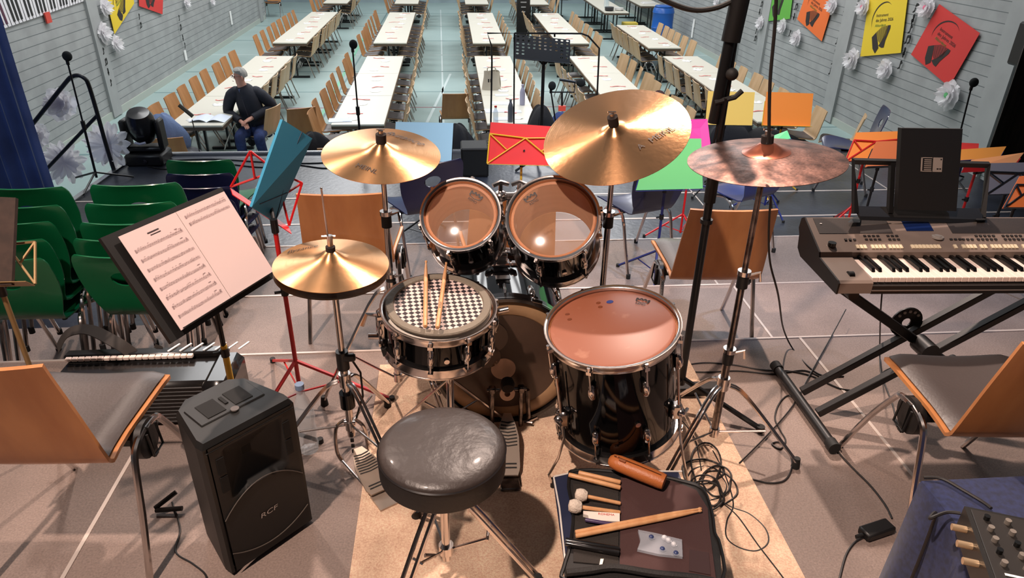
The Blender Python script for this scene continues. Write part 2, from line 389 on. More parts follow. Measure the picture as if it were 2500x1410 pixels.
# ================================================================ HALL TABLES
cream=M('table_laminate',(218,214,200),.35)
edgeb=M('table_edge',(92,76,62),.5)
def make_table():
    t=thing('banquet_table','x','table')
    g=G(); g.box((0,0,.728),(.68,1.585,.024),bev=.003); g.build('tabletop',cream,t,smooth=False)
    g=G()
    for s in (-1,1): g.box((s*.33,0,.694),(.018,1.56,.044)); g.box((0,s*.78,.694),(.66,.018,.044))
    g.build('apron',edgeb,t,smooth=False)
    for s in (-1,1):
        g=G(); g.box((-.05,s*.62,.36),(.03,.04,.66)); g.box((.05,s*.62,.36),(.03,.04,.66)); g.box((0,s*.62,.02),(.6,.05,.038)); g.box((0,s*.62,.665),(.5,.04,.03)); g.build('leg_frame',blackm,t,smooth=False)
    return t
tproto=make_table(); tfirst=[True]
def put_table(x,y,label,group,ovr=None,z=HF):
    if tfirst[0]:
        tfirst[0]=False; o=tproto; o.location=(x,y,z); MW[o.name]=TR(x,y,z); o['label']=label; o['group']=group; return o
    return dup(tproto,TR(x,y,z),label,group)
COLN=['leftmost','second','middle','fourth','rightmost']
rng=random.Random(3)
paper=M('white_paper',(238,238,236),.6); redp=M('red_paper',(214,92,88),.6); blk=M('printed_black',(25,25,25),.6)
def streamer(x,y,z,mat,label,group,ln=.2,rz=0):
    g=G(); a=rng.uniform(.01,.03); ph=rng.uniform(0,6)
    g.grid(lambda u,v:((u-.5)*ln,(v-.5)*.03+a*math.sin(u*5+ph),.002+.008*(1+math.sin(u*9+ph))*.5),10,1,.0015)
    o=g.build('paper_strip',mat); o.location=(x,y,z); o.rotation_euler=(0,0,rz); tag(o,label,'paper decoration',group); return o
def napkin(x,y,z,label,group):
    g=G(); n=rng.randint(4,6)
    g.grid(lambda u,v:((u-.5)*(.10+.08*v),(v-.5)*.09,.003+.02*v*abs(math.sin(u*n*1.6))),12,2,.0015)
    o=g.build('paper_napkin',paper); o.location=(x,y,z); o.rotation_euler=(0,0,rng.uniform(-.5,.5)); tag(o,label,'napkin',group); return o
cols=[(-3.265,-3.27,(.40,.10)),(-1.22,-1.235,(.32,.26)),(.80,.82,(.20,.14)),(2.62,2.60,(.30,.30)),(4.47,4.42,(.17,.35))]
skip={(0,0,1,0),(0,0,1,1)}
for ci,(xa,xb,(gl,gr)) in enumerate(cols):
    for row,(y0,nt_,cx) in enumerate(((9.24,3,xa),(15.5,3,xb),(22.3,2,xb))):
        if ci==4 and row==1: y0,nt_=14.95,2
        if ci==4 and row==2: continue
        rn=('front','second','far')[row]
        for k in range(nt_):
            put_table(cx,y0+.8+1.6*k,'cream table, %s from the stage in the %s row, %s column'%(ORD[k],rn,COLN[ci]),'long rows of cream folding tables')
            if row<2:
                for q in range(2):
                    yy=y0+.35+1.6*k+.8*q
                    streamer(cx+rng.uniform(-.12,.12),yy+.2,HF+.7405,redp,'thin red paper strip on the %s row of the %s table column'%(rn,COLN[ci]),'red strips, %s row, %s column'%(rn,COLN[ci]),rng.uniform(.16,.26),rng.uniform(-.2,.2))
                    napkin(cx+rng.uniform(-.1,.1),yy-.1,HF+.7405,'white folded napkin on the %s row of the %s table column'%(rn,COLN[ci]),'napkins, %s row, %s column'%(rn,COLN[ci]))
        nch=8 if nt_==3 else 5
        if ci==4 and row==1: nch=6
        for side,gap in ((-1,gl),(1,gr)):
            for k in range(nch):
                if (ci,row,side,k) in skip: continue
                if (ci,row,side,k)==(1,0,1,0): pass
                yy=y0+.42+k*(1.6*nt_-.5)/(nch-1)*.93+rng.uniform(-.03,.03)
                if ci==0 and row==0 and side==-1: yy+=.35
                if ci==1 and row==0 and side==-1 and k>5: yy+=.15
                if ci==4 and row==0 and side==-1 and k<1: continue
                xx=cx+side*(.34+gap-.27)+rng.uniform(-.02,.02)
                rz=(-1 if side==-1 else 1)*math.pi/2+rng.uniform(-.06,.06)
                if ci==3 and row==0 and side==1: rz+=.25*math.sin(k*2.1); xx+=.04
                amber=(side==-1 and ci<2)
                put_chair(xx,yy,HF,rz,'%s wooden chair, %s from stage, %s side of %s table row, %s column'%('amber' if amber else 'pale',ORD[k],'left' if side<0 else 'right',rn,COLN[ci]),'chairs drawn up to the long table rows',OVH if amber else OVP)
# loose hall chairs
x,y=back_at(1112,228,HF,R_(3)); put_chair(x,y,HF,R_(3),'single wooden chair standing in the aisle with its back to the stage',None,OVH)
x,y=back_at(742,262,HF,R_(30)); put_chair(x,y,HF,R_(22),'wooden chair near the stage between the man and the second table column',None,OVH)
p=PZ(668,42,HF); put_chair(p.x,p.y+.2,HF,math.pi,'wooden chair standing alone against the far left corner',None,OVH)
put_chair(5.35,9.35,HF,R_(60),'pale wooden chair at the stage end of the right table column',None,OVP)
put_chair(3.30,9.2,HF,R_(75),'pale wooden chair just left of the amber folder',None,OVP)
put_chair(1.50,9.5,HF,R_(-5),'pale wooden chair under clothes beside the middle table column',None,OVP)
# serving tables, far right
for i,(x,y) in enumerate(((4.6,21.3),(4.6,22.9),(4.6,24.5),(6.0,22.9),(6.0,24.5),(3.55,24.8))):
    put_table(x,y,'serving table with black legs, %s of those by the right wall'%ORD[i],'serving tables at the far right')
def prim(name,g,mat,label,cat,loc=(0,0,0),rz=0,group=None,smooth=True,kind=None):
    o=g.build(name,mat,smooth=smooth); o.location=loc; o.rotation_euler=(0,0,rz); return tag(o,label,cat,group,kind)
TT=HF+.7405
bluep=M('blue_plastic',(28,92,178),.35)
t=thing('barrel','tall blue plastic barrel by the right wall','barrel',(5.86,20.35,HF)); bm_=t
g=G(); g.lathe([(.001,0),(.24,0),(.27,.05),(.285,.3),(.285,.36),(.30,.38),(.285,.40),(.285,.75),(.30,.77),(.29,.80),(.27,.88),(.25,.90),(.25,.86),(.001,.85)],n=28); g.build('body',bluep,t)
g=G(); g.lathe([(.001,.905),(.24,.905),(.25,.93),(.23,.945),(.001,.945)],n=28); g.build('lid',bluep,t)
prim('crate',G().box((0,0,.17),(.42,.32,.34),bev=.01).box((0,-.165,.22),(.3,.01,.10)),M('yellow_plastic',(226,200,80),.5),'yellow plastic crate under the serving tables','crate',(5.25,21.6,HF))
prim('plate_stack',G().lathe([(.001,0),(.08,0),(.13,.02),(.12,.025),(.13,.045),(.12,.05),(.13,.07),(.12,.075),(.13,.1),(.001,.1)]),M('dark_china',(60,58,60),.3),'dark plates stacked on the near serving table','plates',(4.45,20.85,TT))
prim('plate_stack',G().lathe([(.001,0),(.08,0),(.13,.02),(.12,.025),(.13,.045),(.12,.05),(.13,.07),(.001,.07)]),M('china',(225,225,222),.3),'white plates stacked on the near serving table','plates',(4.75,20.95,TT))
prim('glass_jug',G().lathe([(.001,0),(.06,0),(.075,.05),(.07,.2),(.05,.26),(.055,.30),(.05,.30),(.04,.26),(.001,.03)]),M('clear_glass',(210,225,230),.05,alpha=.4),'tall clear jug on the near serving table','jug',(4.5,21.5,TT))
prim('serving_tray',G().box((0,0,.015),(.45,.3,.03),bev=.006).box((0,0,.04),(.38,.24,.03),bev=.01),M('china'),'white serving tray on the table beside the wall','tray',(6.0,22.5,TT))
# roll-up sign
g=G(); g.box((0,0,.75),(.36,.04,1.3),bev=.01); t=thing('floor_sign','narrow black floor sign standing in the hall aisle','sign',(2.0,20.4,HF)); g.build('panel',blackp,t); g=G(); g.box((0,0,.05),(.5,.3,.05)); g.build('base',blackp,t)
g=G(); 
for i in range(3): g.box((0,-.024,1.0-.12*i),(.16-.03*i,.003,.03))
g.build('lettering',M('sign_grey',(150,150,150),.6),t)
# ---- things on the middle table
def bottle(x,y,label,mat,H=.26,r=.036,cap=None,mil=None):
    t=thing('drink_bottle',label,'bottle',(x,y,TT)); g=G(); g.lathe([(.001,0),(r*.95,0),(r,.01),(r,H*.62),(r*.9,H*.7),(r*.5,H*.84),(r*.42,H*.86),(r*.42,H*.93),(.001,H*.93)],n=20); g.build('body',mat,t)
    g=G(); g.lathe([(.001,H*.925),(r*.5,H*.925),(r*.5,H),(.001,H)],n=16); g.build('cap',cap or mat,t)
p=PZ(1246,297,TT); bottle(p.x,p.y,'slim dark grey drink bottle on the middle table',M('grey_bottle',(92,94,100),.35),.30,.036,M('steel',(190,190,190),.3,.8))
p=PZ(1275,256,TT); bottle(p.x,p.y,'lavender drink bottle at the right edge of the middle table',M('lavender',(168,168,192),.4),.29,.038)
p=PZ(1210,305,TT); bottle(p.x,p.y,'clear glass bottle with red band on the middle table',M('clear_glass'),.25,.034,M('red_cap',(190,40,35),.4))
p=PZ(1200,218,TT)
t=thing('canvas_bag','pale canvas tote bag standing on the middle table','bag',(p.x,p.y,TT))
g=G(); g.grid(lambda u,v:(.14*math.cos(2*math.pi*u)*(1-.1*v)+.01*math.sin(9*u+v*4),.075*math.sin(2*math.pi*u)*(1-.35*v),.28*v+.012*math.sin(u*12)*v),26,8,.003); g.build('body',M('canvas',(205,198,182),.9,bump=.3,bs=200),t)
g=G(); g.tube(smooth_path([(-.06,-.055,.26),(-.06,-.07,.34),(.05,-.07,.34),(.05,-.055,.26)]),.008,6); g.build('handle',M('canvas'),t)
g=G(); g.box((-.05,-.083,.15),(.02,.004,.05)); g.box((-.02,-.083,.15),(.01,.004,.05)); g.build('print',blk,t)
i=0
for (px,py,w_,h_,rz) in ((1225,232,.2,.13,.05),(1222,252,.28,.18,-.1),(1210,270,.30,.2,.12),(1255,272,.2,.14,0),(1228,290,.24,.15,.05),(1195,165,.22,.05,0)):
    p=PZ(px,py,TT); prim('paper_sheet',G().box((0,0,.0015+i*.0005),(w_,h_,.002)),M('bluish_paper',(214,222,236),.6),'bluish white sheet on the middle table, %s nearest the stage'%ORD[5-i],'paper',(p.x,p.y,TT),rz); i+=1
p=PZ(830,296,TT); prim('magazine',G().box((0,0,.003),(.3,.2,.006)).box((.08,.0,.007),(.1,.15,.003)),M('bluish_paper'),'printed leaflet at the stage end of the second table column','paper',(p.x,p.y+.05,TT),.1)
# open book beside the man
p=PZ(512,293,TT); g=G(); 
g.grid(lambda u,v:((u-.5)*.46,(v-.5)*.3,.004+.045*abs(math.sin(u*math.pi*2))*(1-.0*v)*(.35+.65*(1-abs(2*u-1)))),20,4,.004)
prim('open_book',g,M('bluish_paper'),'open white book on the table beside the seated man','book',(p.x,p.y+.03,TT),-.05)
# ================================================================ DRUM KIT
def nrm(a,b): a=R_(a);b=R_(b); return V((math.sin(a),-math.sin(b),math.cos(a)*math.cos(b))).normalized()
innerw=M('drum_inner_wood',(206,132,84),.5,col2=(190,116,70),ns=3,stretch=(1,1,8))
def head_mat(name,col,alpha,rough=.12):
    mt=M(name,col,rough); n=mt.node_tree; b=n.nodes['Principled BSDF']; b.inputs['Alpha'].default_value=alpha; b.inputs['Specular IOR Level'].default_value=.6
    return mt
clearh=head_mat('clear_drumhead',(205,160,128),.30)
amberh=head_mat('amber_drumhead',(156,94,68),.95,.45)
nt_=amberh.node_tree; nz=nt_.nodes.new('ShaderNodeTexNoise'); nz.inputs['Scale'].default_value=7; nz.inputs['Detail'].default_value=8; crp=nt_.nodes.new('ShaderNodeValToRGB')
crp.color_ramp.elements[0].position=.62; crp.color_ramp.elements[1].position=.80; crp.color_ramp.elements[0].color=rgb((152,88,62)); crp.color_ramp.elements[1].color=rgb((180,122,96))
nt_.links.new(nz.outputs['Fac'],crp.inputs[0]); nt_.links.new(crp.outputs[0],nt_.nodes['Principled BSDF'].inputs['Base Color'])
logom=M('logo_black',(40,26,20),.5)
def hoop_prof(R,z0,z1):
    return [(R-.010,z0),(R+.004,z0),(R+.004,(z0+z1)/2),(R+.009,z1-.006),(R+.009,z1),(R+.001,z1),(R-.004,z1-.004),(R-.006,(z0+z1)/2)]
def crown_logo(par,x,y,s,rz,mat=logom,txt='REMO',z=.002):
    g=G(); c=math.cos(rz);sn=math.sin(rz)
    tf=lambda p:(x+(p[0]*c-p[1]*sn)*s,y+(p[0]*sn+p[1]*c)*s,z)
    out=[(-1,.1),(-1.1,.9),(-.6,.5),(-.35,1.0),(0,.55),(.35,1.0),(.6,.5),(1.1,.9),(1,.1)]
    for a,b in zip(out,out[1:]):
        d=V((b[0]-a[0],b[1]-a[1],0)).normalized(); p=V((-d.y,d.x,0))*.13
        g.add([tf((a[0]+p.x,a[1]+p.y)),tf((b[0]+p.x,b[1]+p.y)),tf((b[0]-p.x,b[1]-p.y)),tf((a[0]-p.x,a[1]-p.y))],[(0,1,2,3)])
    for sgn in (-1,1):
        g.add([tf((-1,.1)),tf((0,-.12)),tf((0,-.26)),tf((-1,-.02))] if sgn<0 else [tf((0,-.12)),tf((1,.1)),tf((1,-.02)),tf((0,-.26))],[(0,1,2,3)])
    vs,fs=text_mesh(txt,.62,'CENTER'); g.add([tf((v.x*1.05,v.y-.78)) for v in vs],fs)
    return g.build('brand_mark',mat,par,smooth=False)
def drum(name,label,c,n,R,depth,lugs,head,inner=True,phase=0,lugk='long',clip_hoops=True,xh=(1,0,0)):
    mm=frame(c,n,xh); t=thing(name,label,'drum',mat=mm)
    g=G(); g.lathe([(R-.008,-.012),(R-.002,-.008),(R-.002,-depth+.008),(R-.008,-depth+.012)],n=56); g.build('shell',blackg,t)
    g=G(); g.lathe([(R-.001,-.0085),(R-.012,-.010),(R-.012,-depth+.010)],n=56); g.build('inner_shell',innerw,t)
    g=G(); g.lathe([(.0005,0),(R-.014,0),(R-.005,-.004),(R-.004,-.008)],n=56); h=g.build('drumhead',head,t)
    g=G(); g.lathe([(.0005,-depth),(R-.01,-depth)],n=48); g.build('bottom_head',clearh,t)
    g=G(); g.lathe(hoop_prof(R+.006,-.020,.009),n=56,closed=True); g.build('hoop',chrome,t)
    g=G(); g.lathe(hoop_prof(R+.006,-depth+.020,-depth-.009),n=56,closed=True); g.build('hoop',chrome,t)
    for i in range(lugs):
        a=2*math.pi*(i+phase)/lugs; ca,sa=math.cos(a),math.sin(a); rot=Matrix.Rotation(a,3,'Z')
        for top in (1,0):
            z0=-.10 if top else -depth+.10
            if lugk=='tube' :
                if not top: continue
                z0=-depth/2
            g=G(); L=.06 if lugk!='tube' else depth*.55
            g.box((ca*(R+.008),sa*(R+.008),z0),(.02,.018,L),rot,bev=.006); g.ball((ca*(R+.014),sa*(R+.014),z0),.011,8,(1,1,2.2)); 
            o=g.build('lug',chrome,t)
            zt=(-.004 if top else -depth+.004); g=G()
            p0=(ca*(R+.019),sa*(R+.019),z0); p1=(ca*(R+.019),sa*(R+.019),zt)
            g.cyl(p0,p1,.003,n=6); g.cyl((p1[0],p1[1],zt-.004),(p1[0],p1[1],zt+.010*(1 if top else -1)),.0055,n=8); g.box((ca*(R+.013),sa*(R+.013),zt-.010*(1 if top else -1)),(.022,.016,.012),rot)
            g.build('tension_rod',chrome,o)
            if lugk=='tube':
                g=G(); p1=(ca*(R+.019),sa*(R+.019),-depth+.002); g.cyl(p0,p1,.003,n=6); g.box((ca*(R+.013),sa*(R+.013),-depth+.012),(.022,.016,.012),rot); g.build('tension_rod',chrome,o)
    g=G(); a=-math.pi/2+.15; g.cyl((math.cos(a)*(R-.004),math.sin(a)*(R-.004),-depth*.62),(math.cos(a)*(R+.004),math.sin(a)*(R+.004),-depth*.62),.009,n=14); g.build('air_vent',chrome,t)
    return t
# floor tom 16"
ftc=V((.495,1.9,.614)); ftn=nrm(-4,3)
ftc=V((.492,1.905,.612)); ftn=nrm(-8.5,5)
ft=drum('floor_tom','large black floor tom with amber head and chrome hoops',ftc,ftn,.203,.40,8,amberh,phase=.35)
FM=MW[ft.name]
crown_logo(ft,.118,.098,.020,R_(-35))
for x,y,r,m_ in ((.018,.128,.012,'blue'),(-.02,.132,.008,''),(-.018,.108,.008,''),(-.13,.095,.008,''),(-.127,.065,.008,'')):
    g=G(); g.lathe([(.0003,.0012),(r*.95,.0012),(r,.0002)],Matrix.Translation((x,y,0))@Matrix.Diagonal((1,.75,1,1)),16); g.build('damper_gel' if not m_ else 'damper_sticker',M('gel',(120,66,44),.15) if not m_ else M('blue_gel',(52,66,130),.3),ft)
for a in (R_(205),R_(-38),R_(80)):
    d=V((math.cos(a),math.sin(a),0)); top=FM@(d*.222+V((0,0,-.10))); mid=FM@(d*.224+V((0,0,-.40))); foot=V((mid.x+d.x*.035,mid.y+d.y*.035,.012))
    g=G(); g.tube([top,mid+V((0,0,.03)),mid+V((d.x*.02,d.y*.02,-.05)),V((foot.x+d.x*.02,foot.y+d.y*.02,.07)),foot],.0048,8); lg=g.build('leg',chrome,ft,world=True)
    g=G(); g.cyl(foot,foot+V((0,0,.035)),.010,n=10); g.build('rubber_foot',rubber,lg,world=False) if False else None
    g2=G(); g2.cyl(foot-V((0,0,.010)),foot+V((0,0,.03)),.010,n=10); o=g2.build('rubber_foot',rubber,ft,world=True)
    g=G(); q=FM@(d*.213+V((0,0,-.28))); g.box(q,(.035,.035,.06),bev=.008); g.ball(q+V((d.x*.02,d.y*.02,0)),.016,8); g.tube([q+V((d.x*.03,d.y*.03,-.0)),q+V((d.x*.03-d.y*.03,d.y*.03+d.x*.03,0))],.006,6); g.build('leg_bracket',chrome,ft,world=True)
# snare 14"
SC=V((-.059,2.05,.612)); SN=nrm(2,6)
sn=drum('snare_drum','black snare drum with chrome hoops and tube lugs beside the hi-hat',SC,SN,.178,.135,10,M('white_drumhead',(205,196,186),.5),phase=.3,lugk='tube')
SM=MW[sn.name]
g=G(); g.box((-.192,.01,-.07),(.03,.05,.10),bev=.01); g.tube([(-.205,.0,-.03),(-.235,-.01,-.02),(-.25,-.02,-.06)],.007,6); g.cyl((-.2,.0,-.12),(-.235,.0,-.12),.01,n=10); g.build('strainer',chrome,sn)
g=G(); g.box((.19,.02,-.08),(.025,.04,.06),bev=.008); g.cyl((.2,.02,-.03),(.235,.02,-.02),.010,n=10); g.build('butt_plate',chrome,sn)
# practice mute on the snare
mute=thing('drum_mute','grey-rimmed round drum mute with black and white check mesh','drum mute',mat=SM@Matrix.Translation((0,0,.0115)))
ringm=M('mute_rim',(128,118,104),.7,bump=.3,bs=150)
g=G(); g.lathe([(.146,0),(.172,0),(.174,.006),(.170,.010),(.149,.010),(.146,.006)],n=56,closed=True); g.build('rim',ringm,mute)
g=G(); g.lathe([(.0004,.004),(.1465,.004),(.1465,.001),(.0004,.001)],n=56)
chk=M('check_mesh',(225,200,190),.7); n_=chk.node_tree; ck=n_.nodes.new('ShaderNodeTexChecker'); ck.inputs['Scale'].default_value=1/.0145; ck.inputs['Color1'].default_value=rgb((222,200,192)); ck.inputs['Color2'].default_value=rgb((42,32,36))
tcx=n_.nodes.new('ShaderNodeTexCoord'); mpp=n_.nodes.new('ShaderNodeMapping'); mpp.inputs['Rotation'].default_value=(0,0,R_(38)); mpp.inputs['Location'].default_value=(0,0,.5/70); n_.links.new(tcx.outputs['Object'],mpp.inputs[0]); n_.links.new(mpp.outputs[0],ck.inputs['Vector']); n_.links.new(ck.outputs['Color'],n_.nodes['Principled BSDF'].inputs['Base Color'])
g.build('mesh_pad',chk,mute)
stickm=M('hickory',(226,172,122),.45,col2=(208,150,102),ns=8,stretch=(4,4,4)); tipm=M('stick_worn',(150,100,80),.5)
def stick(a,b,label,L=.405,group=None,cat='drumstick',print_=True,tipb=True):
    a=V(a);b=V(b); d=(b-a).normalized(); b=a+d*L
    t=thing('drumstick',label,cat,mat=frame(a,d,(0,0,1) if abs(d.z)<.9 else (1,0,0)),group=group)
    g=G(); g.lathe([(.0003,0),(.006,.001),(.0072,.006),(.0072,L*.72),(.0055,L*.85),(.0032,L-.016),(.0030,L-.012)],n=14); g.build('shaft',stickm,t)
    g=G(); g.lathe([(.0028,L-.013),(.0046,L-.009),(.0047,L-.005),(.003,L-.001),(.0003,L)],n=12); g.build('tip',stickm,t)
    return t
zs=.612+.0225
a=PZ(1038,797,zs+.010); b=PZ(1040,650,zs+.035); stick(a,b,'left of two wooden drumsticks lying on the checked mute')
a=PZ(1068,800,zs+.010); b=PZ(1090,640,zs+.036); st2=stick(a,b,'right of two wooden drumsticks lying on the checked mute, with printing')
g=G(); vs,fs=text_mesh('ROHEMA',.009); 
g.add([V((.0076*math.cos((v.y-.003)/.0073),.0076*math.sin((v.y-.003)/.0073),.10+v.x)) for v in vs],fs); g.build('print',logom,st2)
# snare stand
g=G(); base=V((-.03,2.09,0)); t=thing('snare_stand','chrome snare stand under the snare drum','stand',base)
hub=V((-.035,2.08,.40))
for k in range(3):
    a=R_(80+120*k); e=SM@V((.150*math.cos(a),.150*math.sin(a),-.148)); q=SM@V((.186*math.cos(a),.186*math.sin(a),-.146)); q2=SM@V((.192*math.cos(a),.192*math.sin(a),-.115))
    g=G(); g.tube([hub,e,q,q2],.006,6); g.build('basket_arm',chrome,t,world=True)
    g=G(); g.tube([q-(q-e)*.25,q,q2],.010,8); g.build('rubber_grip',rubber,t,world=True)
g=G(); g.cyl(hub,(base.x,base.y,.12),.011,n=14); g.build('tube',chrome,t,world=True)
g=G(); g.cyl(hub+V((0,0,-.03)),hub+V((0,0,.02)),.022,n=14); g.ball(hub,.026,8); g.build('tilter',blackp,t,world=True)
for k in range(3):
    a=R_(30+120*k); f_=base+V((.23*math.cos(a),.23*math.sin(a),.012))
    g=G(); 
    for o_ in (-.008,.008): g.tube([V((base.x,base.y,.30))+V((-math.sin(a)*o_,math.cos(a)*o_,0)),f_+V((-math.sin(a)*o_,math.cos(a)*o_,.01))],.005,6)
    g.tube([V((base.x,base.y,.13)),(V((base.x,base.y,.30))+f_)*.5],.004,6)
    lg=g.build('leg',chrome,t,world=True); g=G(); g.ball(f_,.014,8,(1,1,.8)); g.build('rubber_foot',rubber,t,world=True)
# rack toms 10" & 12"
t1=drum('rack_tom','smaller of two black rack toms, left, with clear head',(.022,2.30,.838),nrm(-7,41),.127,.20,6,clearh,phase=.2)
t2=drum('rack_tom','larger of two black rack toms, right, with clear head',(.344,2.29,.824),nrm(-10,39),.152,.23,6,clearh,phase=.1)
crown_logo(t1,.050,.060,.021,R_(-38)); crown_logo(t2,-.068,.080,.021,R_(30))
# bass drum 22"
BR=.253; BC=V((.180,2.215,.274)); 
mmb=frame(BC,(0.0,-1,.03),(1,0,0)); bd=thing('bass_drum','black bass drum behind the snare with worn dark head','drum',mat=mmb)
BD=.45
g=G(); g.lathe([(BR-.006,-.02),(BR,-.02),(BR,-BD+.02),(BR-.006,-BD+.02)],n=72); g.build('shell',blackg,bd)
hoopw=M('hoop_lacquer',(22,18,18),.15,coat=.6)
for z0,z1 in ((-.040,.012),(-BD+.04,-BD-.012)):
    g=G(); g.lathe([(BR+.008,z0),(BR+.020,z0),(BR+.020,z1),(BR+.008,z1)],n=72,closed=True); g.build('hoop',hoopw,bd)
    g=G(); g.lathe([(BR+.0203,(z0*.3+z1*.7)),(BR+.0215,(z0*.3+z1*.7)),(BR+.0215,z0*.15+z1*.85),(BR+.0203,z0*.15+z1*.85)],n=72,closed=True); g.build('hoop_inlay',chrome,bd)
bhead=M('bass_head',(84,64,52),.35,col2=(62,46,38),ns=4,bump=.1,bs=30)
g=G(); g.lathe([(.0005,.0),(BR-.05,.0)],n=64); g.build('drumhead',bhead,bd)
g=G(); g.lathe([(BR-.05,.0005),(BR-.045,.004),(BR-.012,.004),(BR+.004,-.004)],n=64); g.build('head_ring',M('bass_ring',(176,140,104),.35,col2=(126,98,72),ns=5),bd)
g=G(); g.lathe([(.0004,-BD),(BR-.01,-BD)],n=48); g.build('front_head',blackp,bd)
for (x,y,r,nm,mt) in ((-.01,-.028,.046,'beater_patch',M('beater_patch',(206,170,146),.7)),(-.06,.11,.066,'damping_pad',M('damp_pad',(108,92,82),.4)),(-.07,.03,.05,'damping_pad',M('damp_pad2',(96,76,64),.4))):
    g=G(); g.lathe([(.0004,.003),(r,.003),(r+.001,.0002)],Matrix.Translation((x,y,0)),36); g.build(nm,mt,bd)
for k in range(8):
    a=2*math.pi*(k+.5)/8; ca,sa=math.cos(a),math.sin(a); rot=Matrix.Rotation(a,3,'Z')
    g=G(); g.box((ca*(BR+.008),sa*(BR+.008),-.11),(.02,.02,.07),rot,bev=.006); g.build('lug',chrome,bd)
    g=G(); g.cyl((ca*(BR+.022),sa*(BR+.022),-.11),(ca*(BR+.027),sa*(BR+.027),-.012),.0035,n=6); g.box((ca*(BR+.020),sa*(BR+.020),-.014),(.024,.030,.030),rot,bev=.008); g.tube([(ca*(BR+.027)-sa*.02,sa*(BR+.027)+ca*.02,.012),(ca*(BR+.03)+sa*.02,sa*(BR+.03)-ca*.02,.012)],.006,6); g.build('claw',chrome,bd)
    g=G(); g.box((ca*(BR+.008),sa*(BR+.008),-BD+.11),(.02,.02,.07),rot,bev=.006); g.build('lug',chrome,bd)
for s in (-1,1):
    p0=BC+V((s*(BR-.01),.36,-.05)); f_=V((BC.x+s*(BR+.12),2.68,.012)); g=G(); g.tube([p0+V((-s*.02,0,.05)),p0+V((s*.03,0,-.02)),f_],.007,8); g.build('spur',chrome,bd,world=True)
g=G(); bt=BC+V((.0,.31,BR)); g.box(bt+V((0,0,.008)),(.075,.05,.02),bev=.006); 
for s in (-1,1): g.box(bt+V((s*.055,0,.004)),(.04,.035,.022),bev=.008)
g.box(bt+V((0,-.012,.035)),(.05,.03,.05),bev=.008); g.cyl(bt+V((-.02,-.02,.062)),bt+V((.02,-.02,.062)),.012,n=12)
g.build('mount_base',chrome,bd,world=True)
g=G(); g.cyl(bt,PY(1245,478,2.50),.0105,n=14); g.build('mount_post',dchrome,bd,world=True)
tp=PY(1245,478,2.50)
for s,dr in ((-1,t1),(1,t2)):
    d_=MW[dr.name]; tgt=d_@V((-s*(.127 if s<0 else .152),0.04,-.085))
    g=G(); c0=tp+V((s*.035,0,.0)); g.cyl(tp,c0,.016,n=12); g.ball(c0,.028,10,(1,1,.8)); g.tube([c0+V((-.03*s,0,.045)),c0+V((.0,0,.055)),c0+V((.03*s,-.01,.045))],.009,8); g.cyl(c0,c0+V((0,0,.05)),.008,n=8)
    g.tube([c0,c0+V((0,-.05,-.06)),tgt],.0065,8); g.box(tgt,(.03,.05,.06),bev=.008); g.build('tom_arm',chrome,bd,world=True)
g=G(); q=BC+V((0,.20,BR+.002)); g.box(q,(.056,.012,.004)); g.box(q+V((0,.012,0)),(.056,.006,.004)); g.box(q-V((0,.012,0)),(.056,.006,.004)); g.build('badge',chrome,bd,world=True)
g=G(); q=BC+V((0,.10,BR+.006)); g.box(q,(.010,.075,.012),bev=.003); g.build('lug',chrome,bd,world=True)
# ---------------- cymbals
brz=M('bronze',(228,172,120),.30,1,aniso=.8)
brzd=M('bronze_dark',(128,104,80),.34,1,col2=(86,66,52),ns=7,aniso=.5)
def lathing(mt,sc_=900,st=.12,hammer=0,hs=35):
    n=mt.node_tree; L=n.links.new; b=n.nodes['Principled BSDF']
    t=n.nodes.new('ShaderNodeTexCoord'); s=n.nodes.new('ShaderNodeSeparateXYZ'); L(t.outputs['Object'],s.inputs[0])
    c=n.nodes.new('ShaderNodeCombineXYZ'); L(s.outputs['X'],c.inputs['X']); L(s.outputs['Y'],c.inputs['Y'])
    l=n.nodes.new('ShaderNodeVectorMath'); l.operation='LENGTH'; L(c.outputs[0],l.inputs[0])
    nz=n.nodes.new('ShaderNodeTexNoise'); nz.noise_dimensions='1D'; nz.inputs['Scale'].default_value=sc_; L(l.outputs['Value'],nz.inputs['W'])
    bp=n.nodes.new('ShaderNodeBump'); bp.inputs['Strength'].default_value=st; bp.inputs['Distance'].default_value=.0006; L(nz.outputs['Fac'],bp.inputs['Height'])
    out=bp.outputs[0]
    if hammer:
        v=n.nodes.new('ShaderNodeTexNoise'); v.inputs['Scale'].default_value=hs; v.inputs['Detail'].default_value=2; L(t.outputs['Object'],v.inputs['Vector'])
        b2=n.nodes.new('ShaderNodeBump'); b2.inputs['Strength'].default_value=hammer; b2.inputs['Distance'].default_value=.003; L(v.outputs['Fac'],b2.inputs['Height']); L(out,b2.inputs['Normal']); out=b2.outputs[0]
    L(out,b.inputs['Normal'])
lathing(brz,700,.35,.18,22); 
brzh=M('bronze_hammered',(222,166,118),.25,1,aniso=.8); lathing(brzh,600,.3,.16,40)
lathing(brzd,500,.2,.6,30)
def cprof(r,R,bell,bh,bow):
    return bow*(1-(r/R)**1.3)+bh*math.exp(-(r/(bell*.62))**2.6)
